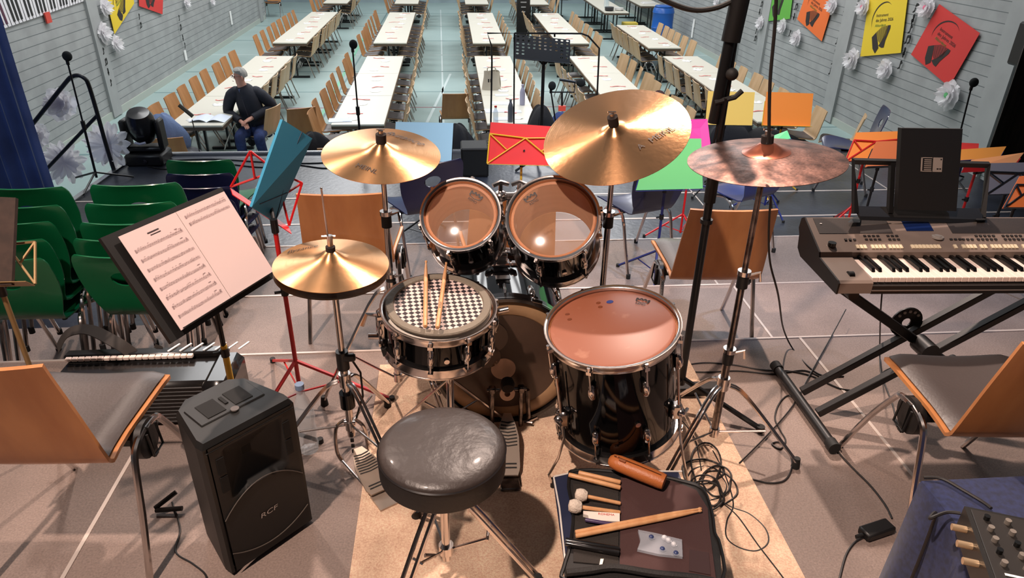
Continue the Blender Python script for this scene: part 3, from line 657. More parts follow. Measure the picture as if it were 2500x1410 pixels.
def cymbal(name,label,c,n,R,mat,bell=.065,bh=.022,bow=.026,marks=(),cat='cymbal',flip=False,mm=None,underm=None):
    mm=mm or frame(c,n); t=thing(name,label,cat,mat=mm)
    g=G(); rs=[.006]+[R*i/22 for i in range(1,23)]+[bell*.9,bell,bell*1.12]; rs=sorted(set(rs))
    top=[(r,cprof(r,R,bell,bh,bow)) for r in rs]; s=-1 if flip else 1
    prof=[(r,s*z) for r,z in top]+[(r,s*z-.0016) for r,z in top[::-1]]
    g.lathe(prof,n=96,closed=True); g.build('plate',mat,t,ang=60)
    for (txt,size,x,y,rz,shear) in marks:
        vs,fs=text_mesh(txt,size,'CENTER',shear); g=G(); pts=[]
        for v in vs:
            X=x+v.x*math.cos(rz)-v.y*math.sin(rz); Y_=y+v.x*math.sin(rz)+v.y*math.cos(rz); pts.append((X,Y_,cprof(math.hypot(X,Y_),R,bell,bh,bow)+.0028))
        g.add(pts,fs); g.build('lettering',logom,t,smooth=False)
    return t
feltm=M('black_felt',(34,26,24),.95)
CC=V((-.245,2.411,1.021)); CN=nrm(3,10)
cymbal('crash_cymbal','polished bronze crash cymbal above the hi-hat, with script lettering',CC,CN,.203,brz,marks=(('Byzance',.050,.062,.095,R_(-30),.5),('MEINL',.030,-.045,-.135,R_(-30),0)))
RC=V((.561,2.371,1.095)); RN=nrm(-17,19)
cymbal('ride_cymbal','largest bronze cymbal, tilted towards the drum throne',RC,RN,.254,brzh,bell=.05,bh=.02,marks=(('MEINL',.036,.150,-.085,R_(28),0),('A',.034,.072,-.125,R_(28),0)))
KC=V((.936,1.994,1.122)); KN=nrm(-5.4,-.8)
darkc=M('dark_bronze',(146,106,92),.38,.85,col2=(74,50,42),ns=16); lathing(darkc,300,.1,.55,26)
nn=darkc.node_tree; nzz=nn.nodes.new('ShaderNodeTexNoise'); nzz.inputs['Scale'].default_value=60; nzz.inputs['Detail'].default_value=6; mxx=nn.nodes.new('ShaderNodeMix'); mxx.data_type='RGBA'; mxx.blend_type='OVERLAY'; mxx.inputs['Factor'].default_value=.8
bs_=nn.nodes['Principled BSDF']; nn.links.new(bs_.inputs['Base Color'].links[0].from_socket,mxx.inputs['A']); nn.links.new(nzz.outputs['Fac'],mxx.inputs['B']); nn.links.new(mxx.outputs['Result'],bs_.inputs['Base Color'])
ch=cymbal('crash_cymbal','dark mottled unlathed cymbal on the right stand',KC,KN,.229,darkc,bell=.07,bh=.026,bow=.03)
g=G(); rs=[.012+.058*i/8 for i in range(9)]; g.lathe([(r,cprof(r,.229,.07,.026,.03)+.0007) for r in rs],n=48); g.build('bell',M('raw_bell',(170,96,70),.3,.8),ch)
HC=V((-.388,2.04,.785)); HN=nrm(3,2)
cymbal('hi_hat_cymbal','upper bronze hi-hat cymbal with worn script',HC,HN,.178,brz,bell=.055,bh=.02,bow=.030,marks=(('Byzance',.030,-.10,.065,R_(20),.5),))
cymbal('hi_hat_cymbal','lower hi-hat cymbal facing down under the upper one',HC-HN*.024,HN,.178,brzd,bell=.055,bh=.02,bow=.022,flip=True)
def clamp(c,n,label_par,h=.05,red=False):
    c=V(c);n=V(n); g=G(); z0=.02
    g.cyl(c+n*.043,c+n*(.043+h*.6),.018,n=16); g.build('felt',feltm,label_par,world=True)
    g=G(); g.cyl(c+n*(.043+h*.6),c+n*(.043+h*.85),.009,n=12); g.tube([c+n*(.043+h*.85)+V((-.014,0,.004)),c+n*(.043+h*.85)+V((.014,0,.004))],.0035,6); g.build('wing_nut',chrome if not red else M('red_knob',(190,50,45),.4),label_par,world=True)
def tripod(t,base,hubz,R,fz=0.0,phase=0,low=.09,dbl=True,mat=chrome,footm=rubber,fr=.016,topz=None):
    base=V(base)
    for k in range(3):
        a=R_(phase+120*k); d=V((math.cos(a),math.sin(a),0)); q=V((-d.y,d.x,0)); f_=V((base.x,base.y,fz+.014))+d*R
        hub=V((base.x,base.y,hubz)); g=G()
        for o_ in ((-.007,.007) if dbl else (0,)):
            g.tube(smooth_path([hub+d*.025+q*o_,hub+d*(R*.30)+q*o_+V((0,0,-(hubz-fz)*.13)),f_+q*o_+V((0,0,.01))],4),.0055,6)
        g.tube([V((base.x,base.y,fz+low))+d*.015,hub.lerp(f_,.58)],.0045,6)
        g.build('leg',mat,t,world=True)
        g=G(); g.cyl(f_+V((0,0,-.014)),f_+V((0,0,.028)),fr,fr*.7,n=10); g.build('rubber_foot',footm,t,world=True)
    g=G(); g.cyl((base.x,base.y,hubz-.02),(base.x,base.y,hubz+.03),.021,n=14); g.build('collar',mat,t,world=True); g=G(); g.cyl((base.x,base.y,fz+low-.02),(base.x,base.y,fz+low+.015),.018,n=14); g.build('lower_collar',mat,t,world=True)
def cym_stand(label,c,n,hubz,R,phase,segs,fz=0,pm=chrome):
    c=V(c); t=thing('cymbal_stand',label,'stand',(c.x,c.y,fz))
    z=[.09+fz]+segs+[c.z-.06]; rad=[.0135,.0115,.0095,.008]
    for i in range(len(z)-1):
        g=G(); g.cyl((c.x,c.y,z[i]),(c.x,c.y,z[i+1]),rad[min(i,3)],n=16); g.build('tube',pm,t,world=True)
        if i: 
            g=G(); g.cyl((c.x,c.y,z[i]-.05),(c.x,c.y,z[i]),.019,n=14); g.build('height_clamp',blackp,t,world=True)
            g=G(); g.cyl((c.x,c.y,z[i]-.004),(c.x,c.y,z[i]+.012),.022,n=14); g.tube([(c.x+.018,c.y-.01,z[i]),(c.x+.045,c.y-.018,z[i]+.012),(c.x+.05,c.y-.02,z[i]-.02)],.005,6); g.build('wing_screw',chrome,t,world=True)
    g=G(); g.cyl((c.x-.014,c.y,c.z-.055),(c.x+.016,c.y,c.z-.055),.018,n=12); g.cyl((c.x,c.y,c.z-.06),c+V(n)*.06,.0045,n=8); g.build('tilter',chrome,t,world=True)
    clamp(c,n,t,.055); tripod(t,(c.x,c.y,0),hubz,R,fz,phase); return t
cym_stand('chrome stand carrying the left crash cymbal',CC,CN,.50,.30,-50,[.55,.80])
cym_stand('chrome stand carrying the large tilted ride cymbal',RC,RN,.34,.26,0,[.45,.80])
cym_stand('tall chrome stand on the right carrying the dark mottled cymbal',KC,KN,.30,.30,-22,[.44,.74],pm=dchrome)
# hi-hat stand
hb=V((HC.x,HC.y,0)); t=thing('hi_hat_stand','chrome hi-hat stand with ribbed foot pedal and long pull rod','stand',hb)
g=G(); g.cyl(hb+V((0,0,.10)),hb+V((0,0,.42)),.0135,n=16); g.cyl(hb+V((0,0,.42)),HC-V((0,0,.03)),.0105,n=16); g.build('tube',chrome,t,world=True)
g=G(); g.cyl(HC-V((0,0,.05)),HC+V((-.004,.0,.25)),.003,n=8); g.ball(HC+V((-.004,0,.25)),.004,6); g.build('pull_rod',chrome,t,world=True)
g=G(); g.cyl(HC+HN*.045,HC+HN*.062,.015,n=14); g.build('felt',feltm,t,world=True)
g=G(); g.cyl(HC+HN*.062,HC+HN*.10,.009,n=12); g.tube([HC+V((-.02,0,.095)),HC+V((.022,.0,.095))],.004,6); g.build('clutch',chrome,t,world=True)
g=G(); g.cyl(hb+V((0,0,.39)),hb+V((0,0,.46)),.021,n=14); g.box(hb+V((.02,-.01,.44)),(.05,.02,.03),bev=.006); g.build('height_clamp',blackp,t,world=True)
g=G(); g.tube([hb+V((.025,.015,.42)),hb+V((.05,.03,.35)),hb+V((.05,.03,.25)),hb+V((.02,.015,.16))],.004,6); g.build('spare_cable',blackp,t,world=True)
g=G(); g.cyl(hb+V((0,0,.23)),hb+V((0,0,.29)),.026,n=16); g.build('spring_housing',blackg,t,world=True)
tripod(t,hb,.34,.30,0,70,.15)
g=G()
for s in (-1,1): g.tube(smooth_path([hb+V((s*.018,0,.17)),hb+V((s*.05,-.01,.14)),hb+V((s*.055,-.02,.05)),hb+V((s*.04,-.03,.012))],4),.007,8)
g.cyl(hb+V((-.02,0,.16)),hb+V((.02,0,.16)),.012,n=10); g.build('pedal_frame',chrome,t,world=True)
g=G(); 
for k in range(6): g.box(hb+V((.002*k,-.008*k-.005,.155-.018*k)),(.012,.006,.013))
g.build('chain',blackm,t,world=True)
# footboards (local builder in the pedal direction)
def footboard(par,heel,toe,wd,name='footboard'):
    heel=V(heel);toe=V(toe); d=(toe-heel); L=d.length; d.normalize(); x=d.cross(V((0,0,1))).normalized(); n=x.cross(d)
    def P_(u,v,h=0): return heel+d*(L*v)+x*u+n*h
    g=G(); w0=wd/2
    out=[(-w0*.8,0),(-w0,.12),(-w0,.6),(-w0*.78,.78),(-w0*.35,1),(w0*.35,1),(w0*.78,.78),(w0,.6),(w0,.12),(w0*.8,0)]
    g.poly([P_(u,v) for u,v in out],n*.008); o=g.build(name,M('cast_metal',(176,160,146),.35,.6),par,world=True)
    g=G()
    for k in range(8):
        v=.46+.055*k; ww=w0*(.82 if v<.6 else .82-.9*(v-.6)); a,b=P_(-ww,v,.0085),P_(ww,v,.0085); c,e=P_(ww,v+.016,.0085),P_(-ww,v+.016,.0085)
        mid1=P_(0,v-.02,.0085); mid2=P_(0,v-.004,.0085)
        g.poly([a,mid1,b,c,mid2,e],n*.002)
    for v in (.10,.16): g.poly([P_(-w0*.7,v,.0085),P_(w0*.7,v,.0085),P_(w0*.7,v+.02,.0085),P_(-w0*.7,v+.02,.0085)],n*.002)
    g.build('grip_ribs',rubber,o,world=False) if False else g.build('grip_ribs',rubber,par,world=True)
    return o
heel=PZ(930,1200,.025); toe=PZ(873,1095,.085)
footboard(t,heel,toe,.088)
h2=PZ(944,1232,.008); g=G(); dd=(heel-toe).normalized(); dd.z=0; xx=dd.cross(V((0,0,1)))
g.poly([heel+xx*.038-dd*.01-V((0,0,.02)),heel-xx*.038-dd*.01-V((0,0,.02)),heel-xx*.036+dd*.07-V((0,0,.022)),heel+xx*.036+dd*.07-V((0,0,.022))],(0,0,.012)); g.build('heel_plate',M('cast_metal'),t,world=True)
g=G(); g.tube([hb+V((-.04,-.03,.012)),heel+V((-.03,0,-.012))],.004,6); g.tube([hb+V((.04,-.03,.012)),heel+V((.03,0,-.012))],.004,6); g.build('floor_plate',chrome,t,world=True)
# bass pedal
pb=V((BC.x-.0,2.175,0)); t=thing('bass_pedal','bass drum pedal with felt beater clamped to the bass drum','pedal',pb)
g=G()
for s in (-1,1): g.box(pb+V((s*.055,-.01,.10)),(.016,.02,.18),bev=.004)
g.cyl(pb+V((-.075,-.01,.185)),pb+V((.075,-.01,.185)),.008,n=12)
for s in (-1,1): g.box(pb+V((s*.055,-.01,.185)),(.026,.028,.028),bev=.005)
g.build('pedal_frame',dchrome,t,world=True)
g=G(); g.lathe([(.011,-.012),(.028,-.012),(.030,0),(.028,.012),(.011,.012)],frame(pb+V((0,-.03,.185)),(0,-1,.2)),24,closed=True); g.build('cam_wheel',M('worn_ring',(190,160,140),.4,.5),t,world=True)
g=G(); g.cyl(pb+V((0,-.02,.185)),pb+V((0,-.04,.225)),.004,n=8); g.build('beater_rod',chrome,t,world=True)
g=G(); g.lathe([(.0003,-.022),(.022,-.02),(.027,0),(.022,.02),(.0003,.022)],frame(pb+V((0,-.045,.232)),(0,1,.25)),20); g.build('beater',feltm,t,world=True)
g=G(); g.tube([pb+V((.078,-.01,.18)),pb+V((.085,-.012,.05))],.009,8); g.tube([pb+V((.07,-.01,.03)),pb+V((.1,-.02,.03))],.005,6); g.build('spring',dchrome,t,world=True)
footboard(t,pb+V((-.012,-.30,.025)),pb+V((0,-.05,.10)),.08)
g=G(); g.box(pb+V((-.005,-.18,.012)),(.07,.32,.008),bev=.003); g.box(pb+V((-.01,-.33,.014)),(.07,.055,.012),bev=.004); g.build('base_plate',dchrome,t,world=True)
# throne
TC=V((-.048,1.478,.527)); t=thing('drum_throne','round black leather drum throne with chrome double-braced legs','stool',(TC.x,TC.y,0))
leather=M('black_leather',(60,52,49),.42,bump=.35,bs=26,coat=.1)
n_=leather.node_tree
Rr=.168
g=G(); g.lathe([(.0004,.004),(Rr*.5,.003),(Rr*.86,-.002),(Rr*.97,-.010),(Rr,-.016),(Rr+.001,-.020)],Matrix.Translation(TC),72); g.build('cushion_top',leather,t,world=True)
g=G(); g.lathe([(Rr+.001,-.019),(Rr+.0045,-.022),(Rr+.001,-.026)],Matrix.Translation(TC),72); g.build('piping',M('piping',(36,32,32),.3),t,world=True)
g=G(); g.lathe([(Rr,-.024),(Rr+.003,-.045),(Rr+.002,-.085),(Rr-.012,-.10),(.02,-.102)],Matrix.Translation(TC),72); g.build('cushion_side',M('side_vinyl',(22,20,20),.55,bump=.1,bs=80),t,world=True)
g=G(); g.cyl(TC-V((0,0,.10)),TC-V((0,0,.16)),.030,n=18); g.box(TC-V((0,0,.106)),(.16,.16,.01)); g.tube([TC+V((.05,-.02,-.125)),TC+V((.09,-.03,-.14))],.012,8); g.ball(TC+V((.095,-.032,-.142)),.018,8); g.build('seat_clamp',blackp,t,world=True)
g=G(); g.cyl(TC-V((0,0,.14)),TC-V((0,0,.44)),.0125,n=16); g.build('post',chrome,t,world=True)
g=G(); g.cyl(TC-V((0,0,.17)),TC-V((0,0,.225)),.027,n=18); g.build('leg_hub',blackp,t,world=True)
bx=V((TC.x,TC.y,0))
for k in range(3):
    a=R_(-140+120*k+12); d=V((math.cos(a),math.sin(a),0)); q=V((-d.y,d.x,0)); hub=V((TC.x,TC.y,.335)); f_=bx+d*.27+V((0,0,.014)); g=G()
    for o_ in (-.013,.013): g.tube(smooth_path([hub+d*.02+q*o_*.6+V((0,0,.0)),hub+d*.06+q*o_+V((0,0,-.012)),f_+q*o_+V((0,0,.012))],4),.0065,8)
    g.build('leg',chrome,t,world=True)
    g=G(); g.tube([bx+d*.015+V((0,0,.13)),hub.lerp(f_,.45)+V((0,0,-.01))],.004,6); g.cyl(hub.lerp(f_,.45)-q*.018,hub.lerp(f_,.45)+q*.018,.0045,n=6); g.build('brace',chrome,t,world=True)
    g=G(); g.cyl(f_-V((0,0,.014)),f_+V((0,0,.02)),.018,.014,n=12); g.build('rubber_foot',rubber,t,world=True)
g=G(); g.cyl((TC.x,TC.y,.115),(TC.x,TC.y,.145),.022,n=12); g.tube([(TC.x-.03,TC.y-.03,.135),(TC.x-.06,TC.y-.04,.15)],.006,6); g.build('brace_collar',chrome,t,world=True)
# ================================================================ KEYBOARD
KM=TR(1.262,1.985,.655,R_(-2.5)); kb=thing('digital_keyboard','black and grey stage keyboard with white keys on an X stand','keyboard',mat=KM)
kgrey=M('keyboard_grey',(122,106,96),.45); kdark=M('keyboard_dark',(52,44,40),.55,noise=.1,ns=200); KL=1.02
side=[(0,.004),(0,.044),(.012,.050),(.165,.062),(.172,.078),(.335,.142),(.355,.13),(.36,.09),(.345,.07),(.335,.02),(.30,0)]
for xx in (0,KL-.006):
    g=G(); g.poly([(xx,y,z) for y,z in side],(.006,0,0)); g.build('end_panel',blackp,kb,smooth=False)
for x0,x1 in ((.006,.118),(KL-.09,KL-.006)):
    g=G(); g.poly([(x0,y,z) for y,z in [(0,.006),(0,.044),(.012,.050),(.165,.062),(.172,.078),(.172,.01)]],(x1-x0,0,0)); g.build('cheek',kgrey,kb,smooth=False)
g=G(); g.poly([(.006,.172,.01),(.006,.172,.077),(.006,.335,.141),(.006,.355,.128),(.006,.345,.06),(.006,.30,.002),(.006,.1,.002)],(KL-.012,0,0)); g.build('control_panel',kgrey,kb,smooth=False)
g=G(); g.poly([(.118,0,.004),(.118,0,.034),(.118,.172,.034),(.118,.172,.004)],(KL-.208,0,0)); g.build('keybed',blackp,kb,smooth=False)
g=G(); g.box((.118+(KL-.208)/2,-.002,.018),(KL-.208,.004,.003)); g.build('front_trim',M('trim_silver',(160,150,145),.3,.6),kb)
def KPt(x,s,h=.001): return V((x,.172+.163*s,.077+.064*s+h))
kn=V((0,-.064,.163)).normalized()
def kquad(g,x,s,w_,l,h=.004):
    a=[KPt(x-w_/2,s-l/2,0),KPt(x+w_/2,s-l/2,0),KPt(x+w_/2,s+l/2,0),KPt(x-w_/2,s+l/2,0)]; g.poly(a,kn*h)
for x0,x1 in ((.03,.30),(.52,.98)):
    g=G(); a=[KPt(x0,.52,0),KPt(x1,.52,0),KPt(x1,.97,0),KPt(x0-.0,.97,0)]; g.poly(a,kn*.0015); g.build('speaker_grille',kdark,kb,smooth=False)
g=G(); kquad(g,.405,.74,.10,.30,.002); g.build('display',M('lcd',(20,36,78),.15),kb,smooth=False)
g=G(); g.cyl(KPt(.055,.18,0),KPt(.055,.18,.013),.014,n=20); g.build('volume_knob',M('knob_black',(18,18,18),.25),kb)
g=G(); g.cyl(KPt(.455,.40,0),KPt(.455,.40,.006),.020,n=24); g.cyl(KPt(.455,.40,0),KPt(.455,.40,.009),.012,n=20); g.build('dial',M('dial_grey',(150,142,136),.35),kb)
ivory=M('button_ivory',(226,208,176),.5); bdark=M('button_dark',(40,35,33),.5); keyw=M('key_white',(238,218,206),.28); keyb=M('key_black',(14,13,13),.22)
for x0,n_b in ((.145,3),(.20,4),(.262,4),(.345,8),(.50,1),(.53,4),(.595,2),(.635,3),(.68,4),(.75,4)):
    for k in range(n_b):
        g=G(); kquad(g,x0+.0135*k,.14,.0105,.10); g.build('button',ivory,kb,smooth=False)
for x0,n_b,rows in ((.115,3,1),(.19,4,2),(.275,3,2),(.50,3,1),(.545,3,1),(.60,5,2),(.70,5,2)):
    for k in range(n_b):
        for rw in range(rows):
            g=G(); kquad(g,x0+.016*k,.34+.10*rw,.009,.045); g.build('button',bdark,kb,smooth=False)
x0=.122; kw=.0236; nwk=33
for i in range(nwk):
    g=G(); g.box((x0+kw*(i+.5),.094,.046),(kw-.0012,.148,.018),bev=.0015); g.build('white_key',keyw,kb,smooth=False)
for i in range(nwk-1):
    if i%7 in (0,1,3,4,5):
        g=G(); g.poly([(x0+kw*(i+1)-.006,.060,.055),(x0+kw*(i+1)-.005,.070,.066),(x0+kw*(i+1)-.005,.170,.066),(x0+kw*(i+1)-.006,.170,.055)],(.0115,0,0)); g.build('black_key',keyb,kb,smooth=False)
g=G(); g.box((.062,.045,.0475),(.02,.045,.006)); g.cyl((.053,.05,.047),(.071,.05,.047),.016,n=16); g.build('pitch_wheel',blackp,kb)
g=G(); g.cyl(KPt(.05,.80,0),KPt(.05,.80,.003),.004,n=10); g.build('indicator',M('indicator',(230,225,220),.4),kb)
def W(p): return KM@V(p)
# music rest and black folder
t=thing('music_rest','black open-frame music rest standing on the keyboard','music rest',W((.40,.31,.14)))
a=[PY(2083,393,2.36),PY(2412,402,2.36),PY(2400,530,2.29),PY(2088,520,2.29)]
g=G(); g.tube([a[3],a[0],a[1],a[2]],.013,4); g.build('frame',blackp,t,world=True)
g=G(); b0=PY(2178,397,2.357); b1=PY(2172,520,2.29); g.tube([b0,b1],.012,4); g.build('upright',blackp,t,world=True)
g=G(); g.poly([PY(2086,512,2.30),PY(2405,518,2.30),PY(2398,545,2.265),PY(2100,537,2.265)],(0,.008,.012)); g.build('tray',blackp,t,world=True,smooth=False)
for s,px in ((-1,2090),(1,2395)):
    g=G(); p=PY(px,530,2.30); q=V((p.x-.02,p.y-.045,.80)); g.poly([p,V((p.x+.02,p.y,p.z)),q+V((.01,0,0)),q+V((-.03,0,0))],(0,.008,0)); g.build('support',blackp,t,world=True,smooth=False)
fo=[PY(2192,311,2.345),PY(2340,313,2.345),PY(2325,512,2.285),PY(2182,508,2.285)]
t=thing('music_folder','black folder with a grey keyboard emblem on the music rest','folder',fo[3])
g=G(); g.poly(fo,(0,-.022,.004)); g.build('cover',M('folder_black',(19,17,16),.6),t,world=True,smooth=False)
def onquad(Q,u,v,off=0):
    n=(Q[1]-Q[0]).cross(Q[3]-Q[0]).normalized(); 
    if n.dot(CAM-Q[0])<0: n=-n
    a=Q[0].lerp(Q[1],u); b=Q[3].lerp(Q[2],u); return a.lerp(b,v)+n*off
off=V((0,-.0225,.004)); fq=[p+off for p in fo]
def qrect(g,Q,u0,v0,u1,v1,h=.001,off=0): g.poly([onquad(Q,u0,v0,off),onquad(Q,u1,v0,off),onquad(Q,u1,v1,off),onquad(Q,u0,v1,off)],(onquad(Q,u0,v0,h)-onquad(Q,u0,v0,0)))
emb=M('emblem_grey',(150,136,124),.5)
g=G(); qrect(g,fq,.545,.345,.70,.52); qrect(g,fq,.345,.345,.37,.52); qrect(g,fq,.345,.345,.53,.355); qrect(g,fq,.345,.51,.53,.52)
for k in range(6): qrect(g,fq,.40,.37+.024*k,.52,.382+.024*k)
g.build('emblem',emb,t,world=True,smooth=False)
g=G(); qrect(g,fq,.665,.36,.685,.375,.002); qrect(g,fq,.61,.475,.64,.49,.002); qrect(g,fq,.655,.475,.68,.49,.002); g.build('emblem_marks',M('folder_black'),t,world=True,smooth=False)
# X stand
t=thing('keyboard_stand','black double-braced X stand holding the keyboard','stand',(1.78,2.18,0))
xm=M('stand_black',(24,22,22),.4)
def sqb(a,b,w_,h_):
    a=V(a);b=V(b); d=(b-a); L=d.length; rot=d.to_track_quat('X','Z').to_matrix(); g.box((a+b)/2,(L,w_,h_),rot,bev=.003)
for nm,ys in (('cross_beam',(2.12,)),('cross_beam',(2.26,))):
    g=G(); 
    for y in ys: sqb((1.40,y,.05),(2.20,y,.60),.030,.030)
    g.build(nm,xm,t,world=True)
g=G(); sqb((2.18,2.19,.05),(1.36,2.19,.60),.034,.034); g.build('cross_beam',xm,t,world=True)
for x,z in ((1.385,.03),(2.20,.03)):
    g=G(); g.cyl((x,1.96,z),(x,2.46,z),.019,n=16); g.build('foot_bar',xm,t,world=True)
    for yy in (1.955,2.465):
        g=G(); g.cyl((x,yy-.02,z),(x,yy+.02,z),.023,n=16); g.build('foot_cap',rubber,t,world=True)
for x in (1.35,2.21):
    g=G(); g.cyl((x,2.02,.632),(x,2.34,.632),.019,n=16); g.build('top_bar',xm,t,world=True)
g=G(); c=V((1.775,2.155,.325)); g.cyl(c-V((0,.05,0)),c+V((0,.03,0)),.035,n=18); g.build('hinge',xm,t,world=True)
g=G(); g.lathe([(.018,-.003),(.065,-.003),(.065,.003),(.018,.003)],frame(c+V((.0,.13,.03)),(0,1,0)),24,closed=True); g.build('locking_plate',xm,t,world=True)
for k in range(5):
    a=R_(40+25*k); g=G(); q=c+V((.05*math.cos(a),.122,.03+.05*math.sin(a))); g.cyl(q,q+V((0,.004,0)),.006,n=8); g.build('locking_hole',M('hole_light',(170,165,160),.5),t,world=True)
# ================================================================ LOUDSPEAKER
A=V((-.688,1.53,0)); B=V((-.487,1.733,0)); ux=(B-A).normalized(); ub=V((-ux.y,ux.x,0)); Wd=(B-A).length
SMx=Matrix(((ux.x,ub.x,0,A.x),(ux.y,ub.y,0,A.y),(0,0,1,0),(0,0,0,1)))
spk=thing('loudspeaker','black two-way plastic loudspeaker standing on the riser floor','loudspeaker',mat=SMx)
spm=M('speaker_plastic',(21,20,19),.5); spd=M('speaker_grille',(30,27,25),.6); H=.50
plan=[(0,.0),(.010,.0),(.010,.075),(Wd-.010,.075),(Wd-.010,.0),(Wd,0),(Wd+.004,.03),(Wd-.03,.20),(Wd-.07,.235),(.07,.235),(.03,.20),(-.004,.03)]
plan8=plan[:1]+plan[5:]
g=G(); 
g.poly([(x,y,.012) for x,y in plan],(0,0,H-.028)); 
g.add([(x,y,H-.016) for x,y in plan8]+[(Wd/2+(x-Wd/2)*.93,.118+(y-.118)*.93,H) for x,y in plan8],[tuple(range(8,16))]+[(i,(i+1)%8,8+(i+1)%8,8+i) for i in range(8)])
g.build('cabinet',spm,spk,smooth=False)
g=G(); 
def fr(u,v):
    X=.012+(Wd-.024)*u; Z=.02+(H-.035)*v; d=0
    hu=(u-.5)/.36; hv=(v-.76)/.19
    # horn recess, arched boundary under it
    m_=max(abs(hu),abs(hv)); 
    if m_<1: d=.062*(1-m_)**.7
    arch=.60-.16*(2*u-1)**2
    if v<arch: d=-.004
    return (X,-.004+d,Z)
g.grid(fr,36,60); g.build('front_baffle',M('baffle',(19,18,17),.6),spk,ang=60)
g=G(); g.box((Wd/2,.054,.02+.465*.76),(.05,.006,.05)); g.build('horn_throat',M('throat',(5,5,5),.8),spk,smooth=False)
for u in (.10,.90):
    for v in (.70,.84):
        g=G(); g.box((.012+(Wd-.024)*u,-.005,.02+(H-.035)*v),(.022,.004,.055)); g.build('bass_port',M('throat'),spk,smooth=False)
g=G(); pts=[(.012+(Wd-.024)*u,-.010,.02+(H-.035)*(.60-.16*(2*u-1)**2)) for u in [i/16 for i in range(17)]]; g.tube(pts,.0016,5); pts=[(.012+(Wd-.024)*u,-.010,.02+(H-.035)*(.06+.10*(2*u-1)**2)) for u in [i/16 for i in range(17)]]; g.tube(pts,.0016,5); g.build('grille_edge',M('edge_grey',(92,84,78),.4),spk)
vs,fs=text_mesh('RCF',.030,'CENTER',.15); g=G(); g.add([(Wd*.5+v.x*1.1,-.0105,.155+v.y*.8) for v in vs],fs); g.build('brand_lettering',M('silver_print',(200,194,190),.4,.3),spk,smooth=False)
g=G(); g.box((Wd*.5,.125,H+.001),(.20,.10,.006),bev=.003); g.build('handle_plate',spm,spk,smooth=False)
for xx in (.10,.185):
    g=G(); g.box((xx,.128,H+.0045),(.055,.075,.003)); g.build('handle_recess',M('throat'),spk,smooth=False)
g=G(); g.box((.1435,.135,H+.006),(.010,.04,.003)); g.build('vent_slot',M('throat'),spk,smooth=False)
g=G(); g.cyl((.145,.075,H+.003),(.145,.075,H+.007),.012,n=20); g.build('round_badge',M('badge_grey',(96,88,84),.4),spk)
g=G(); g.tube([(-.004,.02,H-.06),(Wd/2,-.006,H-.056),(Wd+.004,.02,H-.06)],.0015,4) if False else g.box((Wd/2,-.0045,H-.028),(Wd-.01,.003,.002)); g.build('seam',M('throat'),spk)
for x,y in ((.03,.03),(Wd-.03,.03),(.06,.2),(Wd-.06,.2)):
    g=G(); g.cyl((x,y,0),(x,y,.014),.014,n=10); g.build('foot',rubber,spk)
# clear bottle behind the loudspeaker
p=PZ(755,1150,0); t=thing('water_bottle','crumpled clear plastic bottle standing behind the loudspeaker','bottle',(p.x-.02,p.y+.12,0))
g=G(); g.lathe([(.001,.002),(.034,.0),(.038,.03),(.032,.06),(.039,.09),(.033,.12),(.039,.15),(.036,.19),(.015,.25),(.014,.28),(.001,.28)],n=24); g.build('body',M('pet_plastic',(205,215,222),.06,alpha=.35),t)
g=G(); g.cyl((0,0,.275),(0,0,.295),.016,n=16); g.build('cap',M('cap_blue',(120,140,170),.4),t)
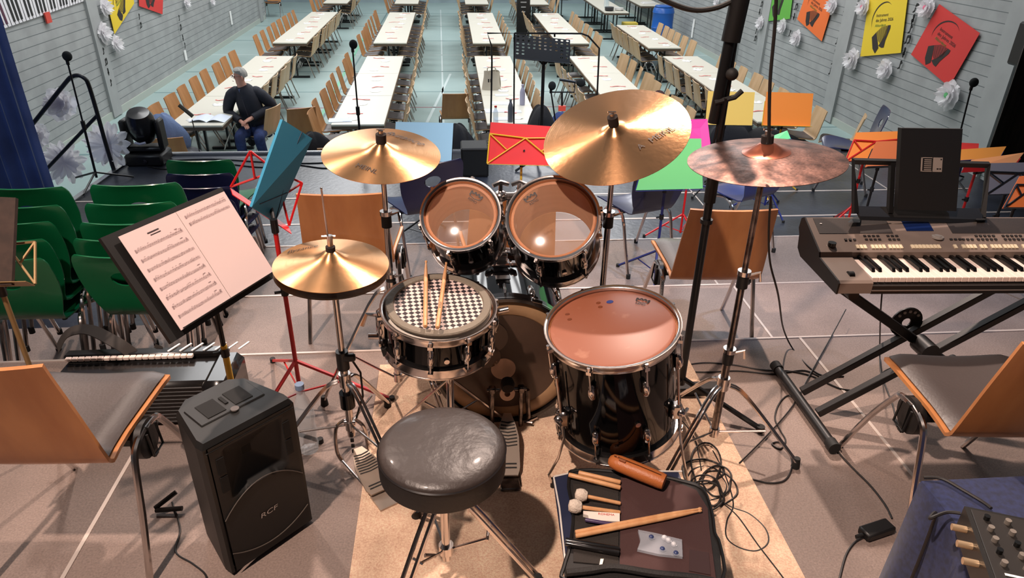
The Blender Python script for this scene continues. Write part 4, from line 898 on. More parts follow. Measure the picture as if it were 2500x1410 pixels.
# ================================================================ FOLDING MUSIC STANDS AND SHEETS
def wire_stand(label,Q,base,col,lab=None,front=False,ledge=True,rad=.0045,legR=.30,wires=True,z0=0,phase=90,pole2=None):
    """Q: TL,TR,BR,BL of the desk in the world; base: floor point"""
    Q=[V(q) for q in Q]; base=V(base); t=thing('music_stand',label,'music stand',base)
    n=(Q[1]-Q[0]).cross(Q[3]-Q[0]).normalized(); 
    if n.dot(CAM-Q[0])<0: n=-n
    o=n*(.012 if front else -.012); P=[q+o for q in Q]; mb=P[3].lerp(P[2],.5); mt_=P[0].lerp(P[1],.5); mid=mb.lerp(mt_,.35)
    if wires:
        def w_(a,b):
            g=G(); g.tube([a,b],rad,5); g.build('desk_wire',col,t,world=True)
        a0=P[3].lerp(P[0],.72); b0=P[2].lerp(P[1],.72); cL=mb.lerp(mt_,.72)
        for a,b in ((P[3],a0),(P[2],b0),(a0,mb.lerp(mt_,.36).lerp(P[3].lerp(P[0],.36),.5)),(b0,mb.lerp(mt_,.36).lerp(P[2].lerp(P[1],.36),.5)),(P[3],mb.lerp(mt_,.66)),(P[2],mb.lerp(mt_,.66)),(mb.lerp(mt_,.66),a0),(mb.lerp(mt_,.66),b0)): w_(a,b)
    if ledge:
        g=G(); e=n*.035; dn_=(Q[3]-Q[0]).normalized()*.004; g.poly([Q[3]+dn_+o,Q[2]+dn_+o,Q[2]+dn_+e,Q[3]+dn_+e],(Q[3]-Q[0]).normalized()*.003); g.build('ledge',col,t,world=True,smooth=False)
    neck=mid-n*.03; g=G(); g.tube([mid,neck,V((base.x,base.y,min(neck.z,mb.z)-.04))],.007,8); g.cyl(V((base.x,base.y,mb.z-.05)),V((base.x,base.y,mb.z)),.013,n=10); g.build('neck',pole2 or blackm,t,world=True)
    g=G(); g.cyl((base.x,base.y,base.z+.05),(base.x,base.y,mb.z-.03),.0085,n=10); g.build('pole',col,t,world=True)
    g=G(); hz=base.z+.26; g.cyl((base.x,base.y,(hz+mb.z)/2-.03),(base.x,base.y,(hz+mb.z)/2),.014,n=10); g.tube([(base.x,base.y,(hz+mb.z)/2-.015),(base.x-.035,base.y-.01,(hz+mb.z)/2-.015)],.006,6); g.build('height_knob',blackp,t,world=True)
    for k in range(3):
        a=R_(phase+120*k); d=V((math.cos(a),math.sin(a),0)); f_=base+d*legR+V((0,0,.008)); g=G()
        g.tube([V((base.x,base.y,base.z+.21)),f_],.0075,4); g.build('leg',col,t,world=True)
        g=G(); g.tube([V((base.x,base.y,base.z+.06)),V((base.x,base.y,base.z+.21)).lerp(f_,.5)],.004,4); g.build('leg_brace',col,t,world=True)
        g=G(); g.cyl(f_-V((0,0,.008)),f_+V((0,0,.012)),.012,n=8); g.build('foot',rubber,t,world=True)
    return t
def sheet(name,label,Q,mat,th=.004,cat='folder',group=None):
    Q=[V(q) for q in Q]; n=(Q[1]-Q[0]).cross(Q[3]-Q[0]).normalized()
    if n.dot(CAM-Q[0])<0: n=-n
    g=G(); g.poly(Q,n*-th); o=g.build(name,mat,smooth=False); tag(o,label,cat,group); return o
red=M('red_metal',(204,32,34),.35); yel=M('yellow_metal',(236,186,52),.4); 
def paperm(nm,c): return M(nm,c,.55)
# big sheet of drum music in a black folder
S0=[V((-.905,1.815,.99)),V((-.727,2.205,.97)),V((-.590,2.140,.715)),V((-.762,1.748,.728))]
cx=sum(S0,V((0,0,0)))/4
nrm_=(S0[1]-S0[0]).cross(S0[3]-S0[0]).normalized(); nrm_= nrm_ if nrm_.dot(CAM-cx)>0 else -nrm_
SU=(S0[1]-S0[0]+S0[2]-S0[3]).normalized(); SV_=(S0[3]-S0[0]+S0[2]-S0[1]); SV_=(SV_-SU*SV_.dot(SU)).normalized()
nrm_=SU.cross(SV_); nrm_= nrm_ if nrm_.dot(CAM-cx)>0 else -nrm_
def SQ(hw,hh_,du=0,dv=0,o=0): return [cx+SU*(sx_*hw+du)+SV_*(sy_*hh_+dv)+nrm_*o for sx_,sy_ in ((-1,-1),(1,-1),(1,1),(-1,1))]
fold=SQ(.235,.165,-.012,0,-.012)
base=V((cx.x-.03,cx.y+.03,0)); base.z=0
wire_stand('music stand with yellow lower pole under the black drum folder',SQ(.2,.14,0,0,-.02),(cx.x-.02,cx.y+.06,0),blackm,phase=20,wires=False,ledge=True,legR=.26)
g=G(); g.cyl((cx.x-.02,cx.y+.06,.28),(cx.x-.02,cx.y+.06,.50),.0105,n=12); o=g.build('pole_sleeve',yel,bpy.data.objects['music_stand'],world=True)
o=sheet('music_folder','black folder propped open on the stand left of the hi-hat',fold,M('folder_black'),.012)
pm_=M('sheet_paper',(232,206,202),.6); ink=M('ink',(160,136,136),.7)
def sheetmusic(Q,label,staves,title,group=None):
    t=thing('sheet_music',label,'sheet music',Q[3],group=group)
    g=G(); g.poly(Q,nrm_*-.0015); g.build('page',pm_,t,world=True,smooth=False)
    rg=random.Random(11); g=G(); W_=(Q[1]-Q[0]).length; H_=(Q[3]-Q[0]).length
    P_=lambda u,v,o=.0008:onquad(Q,u,v,o)
    def bar(u0,v0,u1,v1):
        g.add([P_(u0,v0),P_(u1,v0),P_(u1,v1),P_(u0,v1)],[(0,1,2,3)])
    for (v,u1) in staves:
        for k in range(5): bar(.08,v+.006*k,u1,v+.006*k+.0014)
        u=.10
        bar(.085,v-.004,.10,v+.03)
        while u<u1-.02:
            dv=rg.choice([-.004,.002,.008,.014]); bar(u,v+dv+.006,u+.012,v+dv+.012); bar(u+.0105,v+dv-.012,u+.012,v+dv+.008)
            if rg.random()<.4: bar(u+.010,v+dv-.013,u+.032,v+dv-.010)
            u+=rg.choice([.022,.03,.045])
            if rg.random()<.22: bar(u,v,u+.0015,v+.026); u+=.012
        bar(u1-.003,v,u1,v+.026)
        if title and rg.random()<.7: bar(u1-.12,v-.028,u1-.07,v-.022); bar(u1-.03,v-.012,u1-.012,v+.012)
    g.build('notation',ink,t,world=True,smooth=False)
    if title:
        g=G(); bar(.40,.070,.60,.082); bar(.43,.098,.61,.106); g.build('title',M('ink_dark',(60,46,48),.7),t,world=True,smooth=False)
hwid=.210; hhh=.1485
LQ=SQ(hwid/2-.001,hhh,-hwid/2-.0,0,.001); RQ=SQ(hwid/2-.001,hhh,hwid/2+.0,0,.0012)
sheetmusic(LQ,'left page of drum music with eight staves in the black folder',[(.17+.10*k,.93) for k in range(8)],True)
sheetmusic(RQ,'right page of drum music, mostly blank, in the black folder',[(.07,.93),(.15,.93)],False)
# red stand with teal folder
TQ=[V((-.589,2.523,1.114)),V((-.517,2.636,1.013)),V((-.652,2.467,.753)),V((-.690,2.341,.862))]
base=PZ(722,885,.20); base.z=0
TQd=[V((-.76,2.32,1.06)),V((-.46,2.66,1.04)),V((-.60,2.56,.735)),V((-.80,2.25,.80))]
TQd=[PD(632,338,(TQ[0]-CAM).dot(fw)),PD(752,410,(TQ[1]-CAM).dot(fw)),PD(708,555,2.62),PD(565,460,2.55)]
rs=wire_stand('bright red folding music stand holding the teal folder beside the hi-hat',TQd,base,red,phase=0,legR=.36)
sheet('teal_folder','teal card folder with dark elastic, tipped on the red music stand',TQ,M('teal_card',(66,160,200),.6),.012)
g=G(); e=[onquad(TQ,.62,0,.002),onquad(TQ,.62,.42,.002),onquad(TQ,.72,.55,.002),onquad(TQ,.97,.98,.002)]; g.tube(e,.0016,5); g.tube([onquad(TQ,.95,.66,.002),onquad(TQ,.2,.93,.002)],.0016,5)
tag(g.build('elastic_band',M('elastic_navy',(22,36,62),.6)),'dark elastic strap stretched over the teal folder','elastic band')
# brown folder stand at the left edge
Q=[PD(-60,478,2.3),PD(38,482,2.3),PD(28,694,2.25),PD(-70,694,2.25)]
bs=wire_stand('brass-coloured wire music stand cut off by the left edge',[PD(-60,540,2.34),PD(80,548,2.34),PD(80,690,2.28),PD(-70,694,2.28)],(Q[3].x+.05,Q[3].y+.05,Z3),M('brass_wire',(150,122,82),.4,.4),phase=40)
sheet('brown_folder','worn dark brown folder on the brass wire stand, left edge',Q,M('brown_card',(70,52,44),.75,noise=.2,ns=30),.014)
# farther desks
def PYQ(px,y0,y1): return [PY(*px[0],y1),PY(*px[1],y1),PY(*px[2],y0),PY(*px[3],y0)]
FAR=[('light_blue_folder','light blue folder on a stand behind the left crash cymbal',[(966,297),(1107,300),(1102,396),(962,391)],5.0,5.12,(170,214,232),None,.0),
('red_folder','red folder behind yellow stand wires, left of the ride cymbal',[(1198,298),(1372,310),(1362,404),(1189,399)],4.95,5.06,(232,36,34),yel,0),
('green_folder','bright green folder standing below the ride cymbal',[(1590,338),(1712,338),(1716,460),(1553,464)],3.92,4.02,(120,206,122),None,0),
('magenta_folder','magenta folder between the ride cymbal and the mic pole',[(1660,292),(1727,290),(1735,356),(1664,372)],4.95,5.05,(236,50,150),None,0),
('amber_folder','amber yellow folder behind the black microphone pole',[(1729,222),(1843,225),(1836,306),(1722,304)],5.95,6.05,(250,204,96),None,0),
('orange_folder','bright orange folder above the dark mottled cymbal',[(1872,224),(1986,228),(1978,308),(1862,305)],5.95,6.05,(252,140,44),None,0),
('small_green_folder','small pale green folder peeping over the dark mottled cymbal',[(1880,334),(1922,318),(1934,346),(1884,352)],5.5,5.6,(130,232,150),None,0),
('orange_folder','orange folder with dark stand wires left of the black folder',[(2091,323),(2196,320),(2190,394),(2062,394)],4.6,4.72,(240,130,34),red,0),
('orange_folder','lower orange folder overlapping another beside the black folder',[(2140,345),(2230,342),(2215,404),(2112,408)],4.4,4.5,(214,104,40),None,0),
('red_folder','small red folder just right of the black keyboard folder',[(2325,347),(2390,350),(2388,372),(2325,372)],4.9,4.98,(240,56,44),None,0),
('orange_folder','long orange folder reaching to the right of the black folder',[(2322,366),(2457,357),(2436,392),(2312,400)],4.4,4.5,(244,140,44),None,0),
('orange_folder','tan orange folder tilted at the right edge of the picture',[(2372,390),(2500,372),(2470,410),(2350,416)],4.1,4.2,(226,136,74),None,0),
('grey_folder','brown grey folder with black wires at the right edge',[(2412,398),(2560,395),(2560,470),(2405,475)],3.9,4.0,(118,102,96),blackm,0),
('orange_folder','orange folder cut off at the far right edge beside the keyboard',[(2490,430),(2580,420),(2570,508),(2448,508)],3.4,3.5,(232,104,30),blackm,0)]
cn=0
for nm,lab,px,y0,y1,c,wc,_ in FAR:
    Q=PYQ(px,y0,y1); fz=ZS if y0>E3 else (Z3 if y0>E2 else Z2)
    colr=[blackm,yel,M('blue_metal',(30,40,110),.4),red][cn%4] if wc is None else wc
    what=lab.split(' ')[0]+(' '+lab.split(' ')[1])
    wire_stand('music stand under the '+lab.replace(' on a stand','').replace(' folder',' folder',1)[:200],Q,((Q[3].x+Q[2].x)/2,y0+.09,fz),colr,front=(wc is not None),phase=60+37*cn,legR=.28,rad=.005)
    sheet(nm,lab,Q,M('card_%d'%cn,c,.55),.006); cn+=1
# ================================================================ SCHOOL CHAIRS
gr=M('green_shell',(14,104,62),.30,coat=.2); nav=M('navy_shell',(32,36,72),.3,coat=.2); blu=M('blue_shell',(36,52,110),.3,coat=.2)
SP=[(-.245,.765,.175),(-.243,.755,.188),(-.238,.735,.198),(-.228,.69,.203),(-.214,.63,.203),(-.202,.57,.195),(-.192,.51,.178),(-.180,.455,.158),(-.160,.42,.148),(-.125,.40,.145),(-.07,.398,.155),(0,.404,.18),(.07,.412,.20),(.13,.415,.208),(.175,.410,.205),(.198,.398,.19),(.205,.385,.16)]
def make_school(label,mat,group):
    t=thing('school_chair',label,'chair',group=group)
    NU,NV=20,44; hc=(.5,.24); hr=(.135,.040)
    def fn(u,v):
        y,z,w_=interp(SP,v); s=2*u-1; back=max(0,1-v/.5); seat=max(0,min(1,(v-.5)/.2))
        return (w_*s, y-.030*back*(1-s*s)-.012*(1-abs(1-2*v))*(1-s*s)*0, z+.022*seat*s*s)
    def fn2(u,v):
        du=(u-hc[0])/hr[0]; dv=(v-hc[1])/hr[1]; r=math.hypot(du,dv)
        if .72<r<1.45:
            u=hc[0]+du/r*hr[0]; v=hc[1]+dv/r*hr[1]
        return fn(u,v)
    g=G(); g.grid(fn2,NU,NV,.007,skip=lambda u,v: math.hypot((u-hc[0])/hr[0],(v-hc[1])/hr[1])<1.0); g.build('seat_shell',mat,t,ang=60)
    for s in (-1,1):
        X=.18*s
        g=G(); g.tube(smooth_path([(X,-.235,.004),(X,-.17,.2),(X,-.12,.36),(X*.9,-.06,.388),(X*.8,0,.392)],4),.0105,8); g.build('leg',chrome,t)
        g=G(); g.tube(smooth_path([(X,.22,.004),(X,.16,.2),(X,.10,.36),(X*.9,.05,.388),(X*.8,0,.392)],4),.0105,8); g.build('leg',chrome,t)
        for yy in (-.235,.22): g=G(); g.cyl((X,yy,0),(X,yy,.03),.014,n=10); g.build('foot_cap',rubber,t)
    g=G(); g.box((0,0,.388),(.30,.11,.012)); g.build('seat_support',blackm,t)
    return t
scp=make_school('x',gr,None); KIDS[scp.name]=list(scp.children); used=[False]
def put_school(x,y,z,rz,label,mat=gr,group=None):
    if not used[0] and mat is gr:
        used[0]=True; o=scp; mm=TR(x,y,z,rz); o.location=(x,y,z); o.rotation_euler=(0,0,rz); MW[o.name]=mm; o['label']=label
        if group: o['group']=group
        return o
    return dup(scp,TR(x,y,z,rz),label,group,ovr=None if mat is gr else {gr.name:mat})
LV=['lowest','second from the bottom','middle','second from the top','top']
for i,(px,py) in enumerate(((290,620),(292,580),(305,540),(313,493),(322,447))):
    zt=.425+.057*i; p=PZ(px,py,zt); put_school(p.x,p.y+.245,zt-.765,R_(1.5*i-3),'green plastic school chair, %s of the stack behind the drum folder'%LV[i],gr,'stacked green school chairs')
for i,(px,py) in enumerate(((-4,630),(2,583),(18,540),(40,500),(54,455))):
    zt=.425+.057*i; p=PZ(px,py,zt); put_school(p.x,p.y+.245,zt-.765,R_(-1),'green plastic school chair, %s of the stack at the left edge'%LV[i],gr,'stacked green school chairs')
for i,(py,mt,c) in enumerate(((486,nav,'navy'),(455,nav,'navy'),(422,nav,'navy'),(389,gr,'green'))):
    zt=ZS+.765+.057*i; p=PZ(486+i*.0,py,zt); put_school(p.x,p.y+.245,zt-.765,0,'%s school chair, %s of the mixed stack near the stage front'%(c,('lowest','second','third','top')[i]),mt,'mixed stack of school chairs')
for (px,py,z,rz,lab,mt) in ((1022,455,Z3,R_(22),'navy school chair behind the smaller rack tom',nav),(1582,455,Z3,R_(20),'navy school chair below the ride cymbal',nav),(1845,425,Z3,R_(25),'blue school chair under the dark mottled cymbal',blu)):
    p=PZ(px,py,z+.60); put_school(p.x,p.y+.2,z,rz,lab,mt)
p=PZ(2135,257,ZS+.765); put_school(p.x-.2,p.y-.05,ZS,R_(68),'navy school chair facing left, alone near the right wall',nav)
# ================================================================ WALL DECORATIONS
arcm=M('print_dark',(42,34,32),.6)
def poster(label,px,f,col,off=.035):
    Q=[f(a,b,off) for a,b in px]; n=(Q[1]-Q[0]).cross(Q[3]-Q[0]).normalized()
    if n.dot(CAM-Q[0])<0: n=-n
    t=thing('poster',label,'poster',Q[3]); g=G(); g.poly(Q,n*-.004); g.build('sheet',M('poster_%d_%d_%d'%col,col,.7),t,world=True,smooth=False)
    P=lambda u,v,h=.003: onquad(Q,u,v,h)
    def ln(pts,w0,w1):
        g=G(); N=len(pts)-1; L=[];R=[]
        for i,(u,v) in enumerate(pts):
            a=pts[max(i-1,0)];b=pts[min(i+1,N)]; dx,dy=b[0]-a[0],b[1]-a[1]; l=math.hypot(dx,dy) or 1; w_=w0+(w1-w0)*math.sin(math.pi*i/N)
            L.append(P(u-dy/l*w_,v+dx/l*w_)); R.append(P(u+dy/l*w_,v-dx/l*w_))
        vs=L+R; g.add(vs,[(i,i+1,N+2+i,N+1+i) for i in range(N)]); return g
    arc=[(.50-.32*math.cos(a)*(1 if a<1.57 else .75),.42-.32*math.sin(a)) for a in [R_(-18+9*i) for i in range(17)]]
    ln(arc,.0,.012).build('arc',arcm,t,world=True,smooth=False)
    W_=(Q[1]-Q[0]).length; H_=(Q[3]-Q[0]).length
    for i,(s_,sz) in enumerate((('Instrument',.075),('des Jahres 2026',.075),('Akkordeon',.065))):
        vs,fs=text_mesh(s_,sz); g=G(); g.add([P(.28+v.x*.93,(.34+.085*i)-v.y*.93*W_/H_) for v in vs],fs); g.build('text_line',arcm if i<2 else M('print_faint',tuple(int(c*.72) for c in col),.6),t,world=True,smooth=False)
    def fl(pts,mt,nm,h=.003): g=G(); g.add([P(u,v,h) for u,v in pts],[tuple(range(len(pts)))]); g.build(nm,mt,t,world=True,smooth=False)
    fl([(.34,.60),(.24,.68),(.30,.88),(.38,.97),(.45,.88),(.40,.74)],arcm,'accordion_bass')
    fl([(.34,.60),(.46,.52),(.62,.50),(.60,.66),(.48,.80),(.42,.76)],M('bellow_%d'%(sum(col)),tuple(int(c*.62) for c in col),.6),'accordion_bellows')
    fl([(.62,.50),(.68,.50),(.68,.56),(.60,.76),(.58,.88),(.52,.88),(.44,.84),(.52,.74)],arcm,'accordion_keys')
    for k in range(5):
        fl([(.36+.055*k,.59-.02*k),(.365+.055*k,.59-.02*k),(.46+.028*k,.79-.02*k),(.455+.028*k,.79-.02*k)],arcm,'bellows_fold',.004)
    return t
YE=(226,196,44);RE=(206,54,50);GRN=(96,172,66);ORG=(232,112,48)
poster('green accordion poster on the right wall, cut by the picture top',[(1878,-55),(1942,-60),(1928,46),(1868,52)],WR,GRN)
poster('orange accordion poster on the right wall',[(1978,-45),(2037,-2),(2006,101),(1946,47)],WR,ORG)
poster('yellow accordion poster on the right wall, left of the red one',[(2122,-5),(2217,-15),(2199,129),(2100,138)],WR,YE)
poster('red accordion poster hanging tilted on the right wall, the nearest poster',[(2293,10),(2392,81),(2317,212),(2224,133)],WR,RE)
poster('yellow accordion poster on the left wall, tip downwards',[(258,-10),(312,-72),(328,8),(280,83)],WL,YE)
poster('red accordion poster on the left wall, cut by the picture top',[(338,-62),(400,-50),(397,35),(340,15)],WL,RE)
# painted piano keys banner, left wall
Q=[WL(-40,-40,.02),WL(196,-85,.02),WL(207,2,.02),WL(6,71,.02)]
n_=(Q[1]-Q[0]).cross(Q[3]-Q[0]).normalized(); n_=n_ if n_.dot(CAM-Q[0])>0 else -n_
t=thing('keys_banner','long paper banner of piano keys high on the left wall','banner',Q[3])
g=G(); g.poly(Q,n_*-.004); g.build('sheet',M('banner_white',(224,222,226),.7),t,world=True,smooth=False)
for k in range(26):
    g=G(); u=(k+.5)/26; g.add([onquad(Q,u-.002,.0,.003),onquad(Q,u+.002,.0,.003),onquad(Q,u+.002,1,.003),onquad(Q,u-.002,1,.003)],[(0,1,2,3)]); g.build('key_line',blk,t,world=True,smooth=False)
    if k%7 not in (2,6):
        g=G(); u=(k+.5)/26; g.poly([onquad(Q,u-.010,.42,.003),onquad(Q,u+.010,.42,.003),onquad(Q,u+.010,.93,.003),onquad(Q,u-.010,.93,.003)],n_*.002); g.build('black_bar',blk if k>1 else M('plum',(84,40,62),.6),t,world=True,smooth=False)
c=WL(117,43,.04); prim('red_tag',G().box((0,0,0),(.02,.14,.14)),M('red_tag',(206,70,56),.6),'small red tag hanging from the piano keys banner','tag',c)
# paper flowers
tis=M('tissue_paper',(246,244,246),.9)
b_=tis.node_tree.nodes['Principled BSDF']; b_.inputs['Subsurface Weight'].default_value=.0
tn=tis.node_tree; tl_=tn.nodes.new('ShaderNodeBsdfTranslucent'); tl_.inputs[0].default_value=rgb((246,244,246)); ms=tn.nodes.new('ShaderNodeMixShader'); ms.inputs[0].default_value=.42; tn.links.new(b_.outputs[0],ms.inputs[1]); tn.links.new(tl_.outputs[0],ms.inputs[2]); tn.links.new(ms.outputs[0],tn.nodes['Material Output'].inputs[0])
fr_=random.Random(5)
def flower(c,n,r,label,cc=None,petals=8,fan=False,group=None):
    mm=frame(c,n,(0,0,1)); t=thing('paper_flower',label,'paper flower',mat=mm,group=group); g=G()
    for L_ in range(3 if not fan else 2):
        np_=petals if not fan else 13
        for k in range(np_):
            a=2*math.pi*(k+.5*L_)/np_+fr_.uniform(-.12,.12); R1=r*(1-.22*L_)*fr_.uniform(.88,1.05); wd=R1*(1.0 if not fan else .75)*math.pi/np_*1.9; tl=.10+.28*L_+fr_.uniform(-.06,.06)
            def fn(u,v,a=a,R1=R1,wd=wd,tl=tl):
                rr_=R1*v; w_=wd*(v**.7)*math.sqrt(max(0,1.02-v**4))*(u-.5)*1.5; z=r*(.06+.04*L_+tl*v*v*.9-.16*v*abs(u-.5))+.05*r*math.sin(u*7+a*3)*v
                return (rr_*math.cos(a)-w_*math.sin(a),rr_*math.sin(a)+w_*math.cos(a),z)
            g.grid(fn,4,5)
    g.build('petals',tis,t,ang=70)
    if cc:
        g=G(); g.ball((0,0,r*.30),r*.17,8,(1,1,.5)); g.build('centre',M('flower_%d%d%d'%cc,cc,.7),t)
    return t
FL=[(1751,5,10,None,'far up the right wall'),(1858,57,14,None,'left below the green poster'),(1912,64,15,None,'right below the green poster'),(1946,94,17,(70,78,100),'with a slate centre beneath the orange poster'),
(2033,13,18,(232,160,180),'between the orange and yellow posters'),(2110,17,20,(232,120,150),'with a pink centre at the yellow poster top'),(2082,145,23,(110,112,108),'with a grey centre at the yellow poster foot'),
(2164,170,23,None,'crumpled, under the yellow poster'),(2265,18,24,(226,110,140),'with a pink centre at the red poster top'),(2320,232,31,(110,200,130),'with a green centre at the red poster foot')]
for px,py,r,cc,lab in FL:
    c=WR(px,py,.06); d=(c-CAM).dot(fw); flower(c,NR,r/FPX*d*1.25,'white tissue flower on right wall, '+lab,cc)
for px,py,r,cc,lab in [(254,17,20,None,'beside the yellow poster top'),(250,80,22,None,'beside the yellow poster middle'),(282,107,19,None,'just under the yellow poster tip'),(454,7,12,None,'far along, right of the red poster'),(517,5,9,None,'farthest along the wall')]:
    c=WL(px,py,.06); d=(c-CAM).dot(fw); flower(c,NL,r/FPX*d*1.25,'white tissue flower on left wall, '+lab,cc)
# hand railing of the stage steps
YR=6.85
rl=thing('stair_railing','black tubular hand railing at the left stage corner','railing',PY(278,415,YR))
rail=M('railing_black',(22,22,24),.4)
def yp(l,Y=YR): return [PY(a,b,Y) for a,b in l]
g=G(); g.tube(smooth_path(yp([(60,325),(85,296),(160,202),(175,188),(190,184),(205,190),(216,206),(235,268),(258,350),(279,418)]),5),.019,10); g.build('hand_rail',rail,rl,world=True)
g=G(); g.tube(yp([(95,435),(118,408),(236,283)]),.016,10); g.build('knee_rail',rail,rl,world=True)
rl2=V((0,-1,.35)).normalized()
for px,py,r,lab,fan in ((148,255,38,'tied to the railing top',False),(158,396,48,'tied to the railing foot, left',True),(265,356,50,'tied to the railing foot, right',True),(88,330,30,'half hidden by the blue curtain',False)):
    c=PY(px,py,YR+.12); d=(c-CAM).dot(fw); flower(c,rl2,r/FPX*d*1.15,'large white paper pompom flower '+lab,None,9,fan)
# music notes on the walls
def note(c,f,s,kind,label,group):
    n=NR if f is WR else NL; u=V((0,-1,0)) if f is WR else V((0,1,0)); t=G()
    def p(a,b): return c+u*(a*s)+V((0,0,b*s))
    def head(x,y): t.poly([p(x+.16*math.cos(q)+.04*math.sin(q),y+.12*math.sin(q)+.04*math.cos(q)) for q in [i*math.pi/5 for i in range(10)]],n*.006)
    def bar(x0,y0,x1,y1,w_=.04):
        w_*=1.9
        d=V((x1-x0,y1-y0)); l=d.length; px_,py_=-d.y/l*w_,d.x/l*w_; t.poly([p(x0+px_,y0+py_),p(x1+px_,y1+py_),p(x1-px_,y1-py_),p(x0-px_,y0-py_)],n*.006)
    if kind==0: head(-.15,-.4); bar(0,-.4,.06,.45); bar(.06,.45,.28,.15,.06)
    elif kind==1: head(-.35,-.4); head(.2,-.3); bar(-.2,-.4,-.15,.35); bar(.35,-.3,.4,.45); bar(-.17,.33,.42,.43,.08)
    else:
        pts=[(.05,-.5),(-.12,-.42),(.0,-.3),(.05,.0),(.15,.35),(.02,.5),(-.08,.3),(.1,.05),(-.2,-.1),(-.1,-.28),(.16,-.2),(.08,-.02)]
        for a,b in zip(pts,pts[1:]): bar(*a,*b,.045)
    o=t.build('music_note',blk,smooth=False); tag(o,label,'music note',group)
cols_=[('nearest column, right wall',[(2400,200),(2370,290),(2335,400),(2300,490),(2265,595),(2230,700),(2200,790)],26),('column left of the red poster',[(1720,60),(1695,140),(1675,210),(1655,290),(1630,380),(1600,470)],20),
('column left of the yellow poster',[(1210,60),(1190,140),(1170,230),(1150,295),(1135,360),(1115,440),(1100,515)],18),('column left of the orange poster',[(845,50),(830,120),(800,240)],14),('column left of the green poster',[(595,30),(580,85),(555,225),(548,280)],12)]
for lab,pts,s in cols_:
    for i,(a,b) in enumerate(pts):
        c=WR(1660+a/2.976,b/2.976,.03); d=(c-CAM).dot(fw); note(c,WR,s/FPX*d*1.1,(1,2,0,1,2,0,1)[i%7],'small black music note, %s'%lab,'notes: '+lab)
for lab,pts,s in (('left wall pilaster by the railing',[(750,370),(770,450),(785,520),(805,600)],14),('left wall between yellow and red posters',[(1010,120),(1022,185)],12),('left wall below the far flowers',[(1300,130),(1312,200),(1328,275),(1342,330)],12)):
    for i,(a,b) in enumerate(pts):
        c=WL(a/2.976,b/2.976,.045); d=(c-CAM).dot(fw); note(c,WL,s/FPX*d*1.1,(0,1,2)[i%3],'small black music note, %s'%lab,'notes: '+lab)
c=WR(2389,290,.03); prim('wall_switch',G().box((0,0,0),(.02,.10,.12),bev=.004),M('switch_white',(225,225,220),.5),'white wall switch low on the right wall','switch',c)
i=0
for px,py in ((1694,57),(1692,68),(1690,82)): 
    c=WR(px,py,.02); prim('white_tag',G().box((0,0,0),(.02,.10,.2)),paper,'small white tag on the far right wall, %s of three'%('top','middle','bottom')[i],'tag',c); i+=1
i=0
for px,py in ((453,135),(565,50),(563,37)): 
    c=WL(px,py,.02); prim('white_tag',G().box((0,0,0),(.02,.10,.2)),paper,'small white tag low on the left wall, %s'%('nearest','middle','farthest')[i],'tag',c); i+=1
t=thing('wall_speaker','black box mounted high at the right edge','loudspeaker',WR(2535,112,.15)); g=G(); c=WR(2535,112,.18); g.box(c,(.3,.42,.46),bev=.02); g.build('cabinet',blackp,t,world=True); g=G(); g.box(c+V((.12,0,-.27)),(.1,.08,.16)); g.build('bracket',dchrome,t,world=True)
# ================================================================ MICROPHONES
foam=M('foam_black',(20,24,24),.95)
def mic_stand(label,base,top,mic,r=.011,R=.30,ph=30,tagc=None):
    base=V(base); top=V(top); t=thing('microphone_stand',label,'microphone stand',base)
    g=G(); mid=base.lerp(top,.5); g.cyl(base+V((0,0,.06)),mid,r,n=10); g.cyl(mid,top,r*.7,n=10); g.build('pole',blackm,t,world=True)
    g=G(); g.cyl(mid-V((0,0,.04)),mid+V((0,0,.04)),r*1.7,n=10); g.build('clutch',blackp,t,world=True)
    for k in range(3):
        a=R_(ph+120*k); f_=base+V((math.cos(a)*R,math.sin(a)*R,.01)); g=G(); g.cyl(base+V((0,0,.11)),f_,.009,n=8); g.build('leg',blackm,t,world=True)
    m_=thing('microphone','dark foam-covered microphone on the '+mic,'microphone',top)
    d=V((.05,-.02,.03)); g=G(); g.ball(top+V((0.01,0,.05)),.038,12,(1,1,1.1)); g.build('windscreen',foam,m_,world=True)
    g=G(); g.cyl(top+V((0,0,-.02)),top+V((.0,0,.03)),.014,n=10); g.build('body',blackm,m_,world=True)
    if tagc: g=G(); g.box(base.lerp(top,.17)+V((.02,0,0)),(.05,.03,.04)); g.build('tape_mark',M('tape_red',(236,84,64),.5),t,world=True)
    return t
b=PZ(240,448,ZS); mic_stand('slim black microphone stand crossing the stair railing',b,PY(165,152,b.y),'stand by the stair railing')
b=PY(884,391,6.9); b.z=ZS; mic_stand('straight black microphone stand at the stage front, left of centre',b,PY(861,122,b.y),'stand at the stage front left of centre',tagc=1)
b=PY(2335,380,6.2); b.z=ZS; tp_=PY(2371,215,6.2); mic_stand('leaning black microphone stand near the right wall',b,tp_,'stand near the right wall')
# stereo pair
YS=6.95; b=PY(1372,385,YS); b.z=ZS
t=mic_stand('microphone stand carrying a crossbar and two microphones',b,PY(1345,222,YS),'left end of the stereo bar',tagc=None)
g=G(); g.tube(yp([(1345,225),(1402,225),(1404,200)],YS),.007,6); g.tube(yp([(1372,225),(1372,270)],YS),.010,6); g.build('crossbar',blackm,t,world=True)
g=G(); g.box(PY(1372,264,YS),(.07,.03,.05)); g.build('tape_mark',M('tape_red'),t,world=True)
m_=thing('microphone','dark microphone lying level at the right end of the stereo bar','microphone',PY(1418,200,YS)); g=G(); g.ball(PY(1418,202,YS),.042,12,(1.1,1,.9)); g.build('windscreen',foam,m_,world=True); g=G(); g.cyl(PY(1366,194,YS),PY(1405,200,YS),.013,n=10); g.build('body',blackm,m_,world=True)
